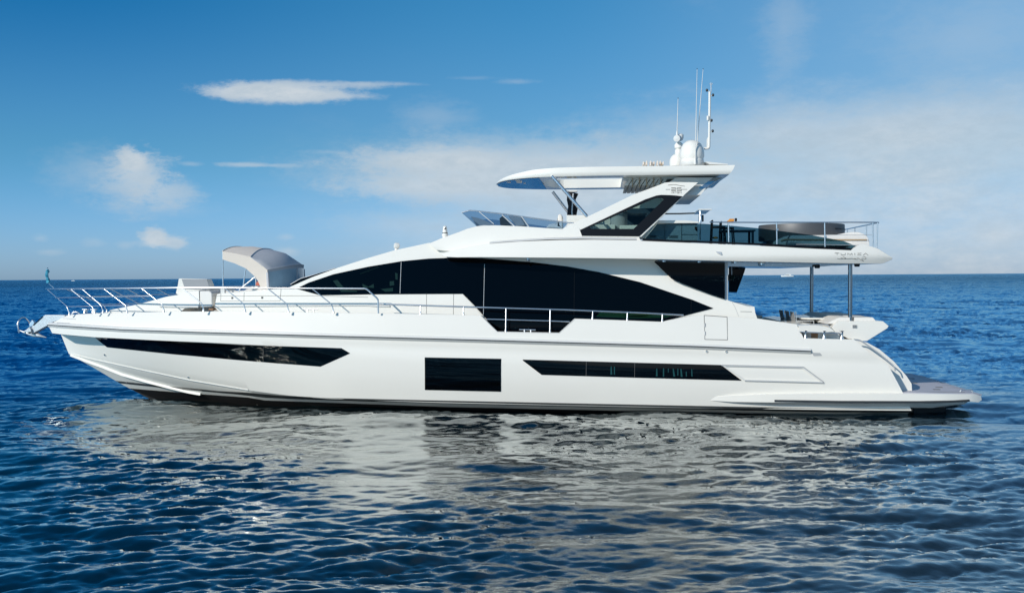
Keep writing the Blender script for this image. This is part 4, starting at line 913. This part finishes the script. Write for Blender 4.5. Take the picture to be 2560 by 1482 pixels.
stroke('length_lettering', [zl((805, 850), (808, 915)), zl((955, 915), (950, 850), (870, 852), (870, 880), (950, 882)), zl((905, 882), (872, 915)), zl((1000, 850), (1085, 850)), zl((1042, 850), (1045, 915)), zl((1105, 850), (1190, 850), (1190, 915), (1105, 915)), zl((1190, 882), (1115, 882)), zl((1240, 915), (1240, 850), (1290, 890), (1340, 850), (1340, 915))], Aw, .004, arch, off=.003)

# ================================================================ LOOSE THINGS
# cockpit table
tz_ = P(2035, 790, .4)[2]; tcx = P(2035, 790, .2)[0]
T = empty('cockpit_table', (tcx, .2, tz_ - .72), 'white oval dining table in the open aft cockpit between the steel posts', 'table')
tp = []
nT = 28
for s in range(nT):
    th = 2 * math.pi * s / nT; cx_ = math.copysign(abs(math.cos(th)) ** .6, math.cos(th)); sy_ = math.copysign(abs(math.sin(th)) ** .6, math.sin(th)); tp.append((tcx + .62 * cx_, .2 + 1.15 * sy_, tz_))
mesh('table_top', *prism3(tp, .04), WHITE, T, bevel=.01)
for y in (-.4, .8):
    lathe('table_pedestal', (tcx, y, tz_ - .72), [(.2, 0), (.2, .02), (.04, .04), (.04, .69)], STEEL, T, 20)
# director chairs
def chair(loc):
    e = empty('director_chair', loc)
    x, y, z = loc
    mesh('seat', *boxgeo((x, y, z + .45), (.46, .48, .03)), CHAIR, e, bevel=.008)
    V = []; Fc = []
    for k in range(9):
        yy = y - .24 + .48 * k / 8; bend = .05 * math.sin(math.pi * k / 8)
        V += [(x - .24 - bend, yy, z + .58), (x - .30 - bend, yy, z + .90), (x - .255 - bend, yy, z + .58), (x - .315 - bend, yy, z + .90)]
    for k in range(8):
        a = 4 * k; Fc += [(a, a+4, a+5, a+1), (a+2, a+3, a+7, a+6), (a+1, a+5, a+7, a+3), (a, a+2, a+6, a+4)]
    Fc += [(0, 1, 3, 2), (32, 34, 35, 33)]
    mesh('backrest', V, Fc, CHAIR, e)
    for sy in (-1, 1):
        tube('leg', [(x - .26, y + sy * .25, z + .9), (x - .22, y + sy * .25, z + .45), (x - .2, y + sy * .25, z)], .013, STEEL, e); tube('leg', [(x + .22, y + sy * .25, z + .66), (x + .22, y + sy * .25, z)], .013, STEEL, e)
        tube('armrest', [(x - .23, y + sy * .25, z + .66), (x + .22, y + sy * .25, z + .66)], .016, STEELD, e)
    return e
def copy_tree(o, d):
    c = o.copy(); COL.objects.link(c); c.location = o.location + Vector(d)
    for ch in o.children:
        k = ch.copy(); COL.objects.link(k); k.parent = c; k.matrix_parent_inverse = ch.matrix_parent_inverse
        for g in ch.children:
            h = g.copy(); COL.objects.link(h); h.parent = k; h.matrix_parent_inverse = g.matrix_parent_inverse
    return c
zf = tz_ - .74
c1 = chair((P(1985, 800, -.62)[0] + .26, -.62, zf))
labs = ['grey fabric director chair in the aft cockpit, closest to the camera and the white table', 'grey fabric director chair standing between two matching chairs left of the cockpit table', 'grey fabric director chair, leftmost of the three beside the cockpit table']
tag(c1, labs[0], 'chair', 'director chairs beside the cockpit table')
for k in (1, 2):
    dx = P((1972, 1957)[k-1], 800, -.62 + .72 * k)[0] + .26 - c1.location.x
    c = copy_tree(c1, (dx, .72 * k, 0)); tag(c, labs[k], 'chair', 'director chairs beside the cockpit table')
# bar stools on the flybridge
def stool(loc, lab):
    x, y, z = loc; e = empty('bar_stool', loc, lab, 'bar stool', 'folding bar stools on the flybridge')
    mesh('seat', *boxgeo((x, y, z + .46), (.36, .38, .04)), DARKC, e, bevel=.01)
    mesh('backrest', *boxgeo((x - .16, y, z + .60), (.03, .38, .10)), DARKC, e, bevel=.01)
    for sx in (-1, 1):
        for sy in (-1, 1): tube('leg', [(x + sx * .16, y + sy * .17, z + (.64 if sx < 0 else .46)), (x + sx * .19, y + sy * .19, z)], .018, BLACK, e)
    tube('footrest', [(x + .17, y - .18, z + .2), (x + .17, y + .18, z + .2)], .014, STEELD, e)
    return e
fx = P(1795, 600, -1.0)[0]
s1 = stool((fx, -1.0, fz), 'black bar stool beside the steel shade post on the flybridge')
fx2 = P(1812, 600, -.3)[0]
s2 = copy_tree(s1, (fx2 - fx + .05, .7, 0)); tag(s2, 'black bar stool between the other stool and the low dark table', 'bar stool', 'folding bar stools on the flybridge')
op = P(1829, 550.5, -1.2)
ho = empty('wooden_handle', tuple(op - np.array((0, 0, .03)))); tag(ho, 'orange wooden handle with a dark end resting above the black bar stools on the flybridge', 'handle')
plate('wooden_grip', zb((1880, 385), (1915, 362), (1925, 342), (2012, 342), (2012, 388), (1950, 402), (1890, 398)), const(1.2), .1, ORANGE, ho, bevel=.01)
mesh('dark_end', *boxgeo(P(*zb((2040, 362))[0], -1.19), (.055, .08, .085)), BLACK, ho, bevel=.01)
st_ = tube('handle_stand', [P(*q, -1.2) for q in zb((1900, 400), (1905, 740))], .022, STEELD, ho)
th_ = P(1855, 577, -.8)
lt = empty('low_table', (th_[0], -.8, fz), 'low dark square table between the bar stools and the round tub', 'table')
mesh('table_top', *boxgeo((th_[0] - .1, -.5, th_[2]), (.9, .8, .04)), NAVY, lt, bevel=.008)
for sx in (-1, 1):
    for sy in (-1, 1): mesh('leg', *boxgeo((th_[0] - .1 + sx * .38, -.5 + sy * .34, (th_[2] + fz) / 2), (.06, .06, th_[2] - fz)), NAVY, lt)
# tender fruit-coloured cushion under the glass
pc = empty('small_orange_cushion', tuple(P(1788, 598, -.9)), 'small orange brown cushion on the deck below the black bar stool', 'cushion')
mesh('cushion_body', *lathegeo(P(*zb((1665, 690))[0], -.9), [(.01, -.03), (.07, -.02), (.08, 0), (.06, .025), (.01, .035)], 14), ORANGE, pc)
# distant boats
def far_boat(name, px, py, dist_y, length, lab, small=False):
    k = (dist_y - CAM[1]) / pix_dir(px, py)[1]; x = CAM[0] + pix_dir(px, py)[0] * k; s = length
    e = empty(name, (x, dist_y, 0), lab, 'motorboat')
    V = []; Fc = []; n = 9
    for i in range(n + 1):
        u = i / n; w_ = .13 * s * min(1, (u * 2.2) ** .6); xx = x - s/2 + s * u; zt0 = .10 * s * (1.25 - .35 * u)
        V += [(xx - .03*s*(1-u), dist_y - w_, zt0), (xx, dist_y - w_ * .8, -.5), (xx - .03*s*(1-u), dist_y + w_, zt0), (xx, dist_y + w_ * .8, -.5)]
    for i in range(n):
        a = 4*i; Fc += [(a, a+4, a+5, a+1), (a+2, a+3, a+7, a+6), (a, a+2, a+6, a+4), (a+1, a+5, a+7, a+3)]
    Fc += [(0, 1, 3, 2), (4*n, 4*n+2, 4*n+3, 4*n+1)]
    mesh('hull', V, Fc, WHITE2, e, angle=30)
    def sup(nm, x0, x1, x2, x3, z0, z1, wd, m):
        V = [(x + a * s, dist_y + b * wd * s, c * s) for b in (-1, 1) for a, c in ((x0, z0), (x1, z1), (x2, z1), (x3, z0))]
        return mesh(nm, V, [(0, 1, 2, 3), (7, 6, 5, 4), (0, 4, 5, 1), (1, 5, 6, 2), (2, 6, 7, 3), (0, 3, 7, 4)], m, e, bevel=.004 * s)
    sup('cabin', -.28, -.12, .28, .32, .10, .20, .10, WHITE2)
    sup('cabin_window', -.20, -.13, .14, .16, .145, .175, .102, BLACK)
    if not small:
        sup('flybridge', -.12, -.06, .22, .26, .20, .245, .09, WHITE2); sup('hardtop', -.04, -.02, .18, .2, .285, .30, .09, WHITE2)
        for a in (.0, .15): tube('hardtop_post', [(x + a*s, dist_y - .07*s, .24*s), (x + a*s, dist_y - .07*s, .29*s)], .004*s, WHITE2, e, seg=6)
    return e
far_boat('distant_motor_yacht', 1968, 686, 1900, 21.5, 'small white motor yacht far off on the horizon under the yacht stern overhang')
far_boat('distant_speedboat', 183, 700, 2300, 9.0, 'tiny pale boat speck on the horizon at far left behind the bow rail', True)

# ================================================================ SEA
def ocean_tile(N, Lt, seed, bands, wind, spread):
    """height field with given rms per wavelength band; bands: (wavelength lo, hi, rms height)"""
    rg = np.random.default_rng(seed); k1 = np.fft.fftfreq(N, Lt / N) * 2 * np.pi; kx, ky = np.meshgrid(k1, k1, indexing='ij'); k = np.hypot(kx, ky); k[0, 0] = 1e9
    c = np.abs((kx * math.cos(wind) + ky * math.sin(wind)) / k); D = (.10 if spread > 0 else 1) + c ** abs(spread)
    H = np.zeros((N, N), complex); ph = rg.normal(size=(N, N)) + 1j * rg.normal(size=(N, N))
    for lo, hi, rms in bands:
        kl, kh = 2*np.pi/hi, 2*np.pi/lo; msk = (k > kl) & (k < kh)
        h = ph * np.where(msk, k ** -1.6 * D, 0); z = np.fft.ifft2(h).real; H += h * (rms / (z.std() + 1e-12))
    z = np.fft.ifft2(H).real; dx = np.fft.ifft2(H * (-1j * kx / k)).real; dy = np.fft.ifft2(H * (-1j * ky / k)).real
    return z, dx, dy
WD = R(80)
T1 = (1024, 46.0) + ocean_tile(1024, 46.0, 11, [(4, 10, .026), (1.6, 4, .016), (.8, 1.6, .0092)], WD, 4)
T3 = (1024, 31.0) + ocean_tile(1024, 31.0, 23, [(.8, 1.5, .0090), (.3, .8, .0115), (.12, .3, .0062)], R(102), 3)
T4 = (512, 97.0) + ocean_tile(512, 97.0, 31, [(3, 16, 1.0)], R(20), 1)
T2 = (512, 310.0) + ocean_tile(512, 310.0, 5, [(26, 60, .045), (10, 26, .075), (4, 10, .022)], R(70), 3)
def samp(T, x, y, i):
    N, Lt = T[0], T[1]; A = T[i]; u = (x / Lt * N) % N; v = (y / Lt * N) % N; a = u.astype(int) % N; b = v.astype(int) % N; fu = u - np.floor(u); fv = v - np.floor(v); a1 = (a + 1) % N; b1 = (b + 1) % N
    return (A[a, b] * (1-fu) + A[a1, b] * fu) * (1-fv) + (A[a, b1] * (1-fu) + A[a1, b1] * fu) * fv
rs = [.0, .5, 1.5, 3, 4.5, 6]; r = 7.0
while r < 30000: rs.append(r); r += max(.034, r * .0042) if r < 4000 else r * .05
rs = np.array(rs)
f0 = math.atan2(Fw[0], Fw[1])
ang = np.concatenate([np.linspace(-38, 38, 1150), np.linspace(38, 322, 190)[1:-1]]) * math.pi / 180 + f0
RR, AA = np.meshgrid(rs, ang, indexing='ij'); X = CAM[0] + RR * np.sin(AA); Yy = CAM[1] + RR * np.cos(AA)
fade = np.clip(1.25 - RR / 2500, .0, 1) ; f1 = 1 / (1 + (RR / 2200) ** 2)
ca, sa = math.cos(.5), math.sin(.5)
open_w = np.clip((Yy - 3) / 28, 0, 1); open_w = 1 + 1.3 * open_w * open_w * (3 - 2 * open_w)          # livelier water on the open side
f1 = f1 * open_w
Z = samp(T1, X, Yy, 2) * f1 + samp(T2, X * ca - Yy * sa, X * sa + Yy * ca, 2) * fade
ch = .9
Z += .27 * np.exp(-((X + 10.5) / 2.2) ** 2 - ((Yy + 1.5) / 1.5) ** 2)          # swell lapping at the bow
nearh = np.exp(-((np.abs(Yy) - 3.1) / .9) ** 2) * (np.abs(X + .5) < 13); Z += nearh * .030 * np.sin(X * 1.15 + .6 * np.sin(X * .53) + Yy)
gust = np.clip(.88 + .30 * samp(T4, X, Yy, 2), .3, 1.7) * f1          # patches of livelier and calmer water
Z += samp(T3, X, Yy, 2) * gust
DX = samp(T1, X, Yy, 3) * f1 * ch + samp(T3, X, Yy, 3) * gust * ch; DY = samp(T1, X, Yy, 4) * f1 * ch + samp(T3, X, Yy, 4) * gust * ch
me = bpy.data.meshes.new('sea'); nr_, na = RR.shape
co = np.stack([X + DX, Yy + DY, Z + .025], -1).astype(np.float32)
me.vertices.add(nr_ * na); me.vertices.foreach_set('co', co.ravel())
I, J = np.meshgrid(np.arange(nr_ - 1), np.arange(na), indexing='ij'); J2 = (J + 1) % na
q = np.stack([I * na + J, I * na + J2, (I + 1) * na + J2, (I + 1) * na + J], -1).reshape(-1, 4)[:, ::-1]
nf = len(q); me.loops.add(nf * 4); me.loops.foreach_set('vertex_index', q.ravel().astype(np.int32))
me.polygons.add(nf); me.polygons.foreach_set('loop_start', np.arange(0, nf * 4, 4, dtype=np.int32))
me.update(calc_edges=True); me.polygons.foreach_set('use_smooth', np.ones(nf, bool))
m = bpy.data.materials.new('sea_water'); m.use_nodes = True; q_ = NT(m.node_tree); b = m.node_tree.nodes['Principled BSDF']
g = q_.n('ShaderNodeNewGeometry'); dsq = q_.n('ShaderNodeVectorMath', operation='DISTANCE'); q_.l(g.outputs['Position'], dsq.inputs[0]); dsq.inputs[1].default_value = tuple(CAM)
b.inputs['IOR'].default_value = 1.7; b.inputs['Coat IOR'].default_value = 2.15; b.inputs['Coat Roughness'].default_value = .02; b.inputs['Specular IOR Level'].default_value = .5
mp = q_.n('ShaderNodeMapping'); mp.inputs['Scale'].default_value = (.75, 1.25, 1); q_.l(g.outputs['Position'], mp.inputs[0])
n1 = q_.n('ShaderNodeTexNoise', i_Scale=6.5, i_Detail=6.0, i_Roughness=.66); q_.l(mp.outputs[0], n1.inputs['Vector'])
n2 = q_.n('ShaderNodeTexNoise', i_Scale=.55, i_Detail=7.0, i_Roughness=.66); q_.l(mp.outputs[0], n2.inputs['Vector'])
n3 = q_.n('ShaderNodeTexNoise', i_Scale=.05, i_Detail=3.0); q_.l(mp.outputs[0], n3.inputs['Vector'])
def mrange(x, a, b_, c, d):
    k = q_.n('ShaderNodeMapRange'); q_.l(x, k.inputs[0])
    for i, v in enumerate((a, b_, c, d)): k.inputs[i + 1].default_value = v
    return k.outputs[0]
far_f = mrange(dsq.outputs['Value'], 90, 700, 0, 1)
bm1 = q_.n('ShaderNodeBump', i_Distance=.009); q_.l(n1.outputs['Fac'], bm1.inputs['Height'])
q_.l(mrange(dsq.outputs['Value'], 14, 90, .55, .25), bm1.inputs['Strength'])
bm2 = q_.n('ShaderNodeBump', i_Distance=6.0); q_.l(n2.outputs['Fac'], bm2.inputs['Height']); q_.l(q_.m('MULTIPLY', far_f, .85), bm2.inputs['Strength']); q_.l(bm1.outputs[0], bm2.inputs['Normal'])
q_.l(bm2.outputs[0], b.inputs['Normal'])
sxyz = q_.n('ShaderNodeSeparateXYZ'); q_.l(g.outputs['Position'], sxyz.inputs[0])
fx_ = q_.m('ADD', q_.m('MULTIPLY', mrange(sxyz.outputs[0], -4, 16, 0, 1), .75), q_.m('MULTIPLY', mrange(sxyz.outputs[1], -6, 40, 0, 1), .6), clamp=True)  # brighter right and far water: sky reflection painted into the colours by position
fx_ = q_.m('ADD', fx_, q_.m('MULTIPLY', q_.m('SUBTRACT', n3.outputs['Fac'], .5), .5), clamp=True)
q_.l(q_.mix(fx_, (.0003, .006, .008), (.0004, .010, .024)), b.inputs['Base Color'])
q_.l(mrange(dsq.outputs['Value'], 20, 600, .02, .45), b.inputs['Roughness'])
hull_refl = q_.m('MULTIPLY', mrange(sxyz.outputs[1], -1, 9, 1, 0), q_.m('SUBTRACT', 1.0, mrange(q_.m('ABSOLUTE', q_.m('ADD', sxyz.outputs[0], .5)), 8, 19, 0, 1)))  # extra reflectivity around the hull, added to brighten its mirror image
hull_refl.node.name = 'boosted hull reflection'
q_.l(q_.m('MULTIPLY', hull_refl, .9), b.inputs['Coat Weight']); q_.l(bm2.outputs[0], b.inputs['Coat Normal'])
b.inputs['Specular Tint'].default_value = (.88, 1, .93, 1); b.inputs['Coat Tint'].default_value = (.93, 1, .96, 1)
q_.l(mrange(hull_refl, 0, 1, 1.36, 1.48), b.inputs['IOR'])
df = q_.n('ShaderNodeBsdfDiffuse'); gg = q_.n('ShaderNodeBsdfGlossy'); fr_ = q_.n('ShaderNodeFresnel'); fr_.inputs[0].default_value = 1.36
q_.l(q_.mix(fx_, (.20, .44, .60), (.30, .58, .76)), gg.inputs[0]); q_.l(bm2.outputs[0], df.inputs['Normal']); q_.l(bm2.outputs[0], gg.inputs['Normal']); q_.l(bm2.outputs[0], fr_.inputs['Normal'])  # reflections darkened to the left through the gloss colour
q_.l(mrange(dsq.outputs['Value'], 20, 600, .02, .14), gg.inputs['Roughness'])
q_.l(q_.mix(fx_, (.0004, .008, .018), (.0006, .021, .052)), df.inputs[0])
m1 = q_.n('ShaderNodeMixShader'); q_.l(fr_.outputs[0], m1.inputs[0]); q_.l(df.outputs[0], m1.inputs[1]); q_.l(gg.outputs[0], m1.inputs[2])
m2 = q_.n('ShaderNodeMixShader'); q_.l(hull_refl, m2.inputs[0]); q_.l(m1.outputs[0], m2.inputs[1]); q_.l(b.outputs[0], m2.inputs[2])
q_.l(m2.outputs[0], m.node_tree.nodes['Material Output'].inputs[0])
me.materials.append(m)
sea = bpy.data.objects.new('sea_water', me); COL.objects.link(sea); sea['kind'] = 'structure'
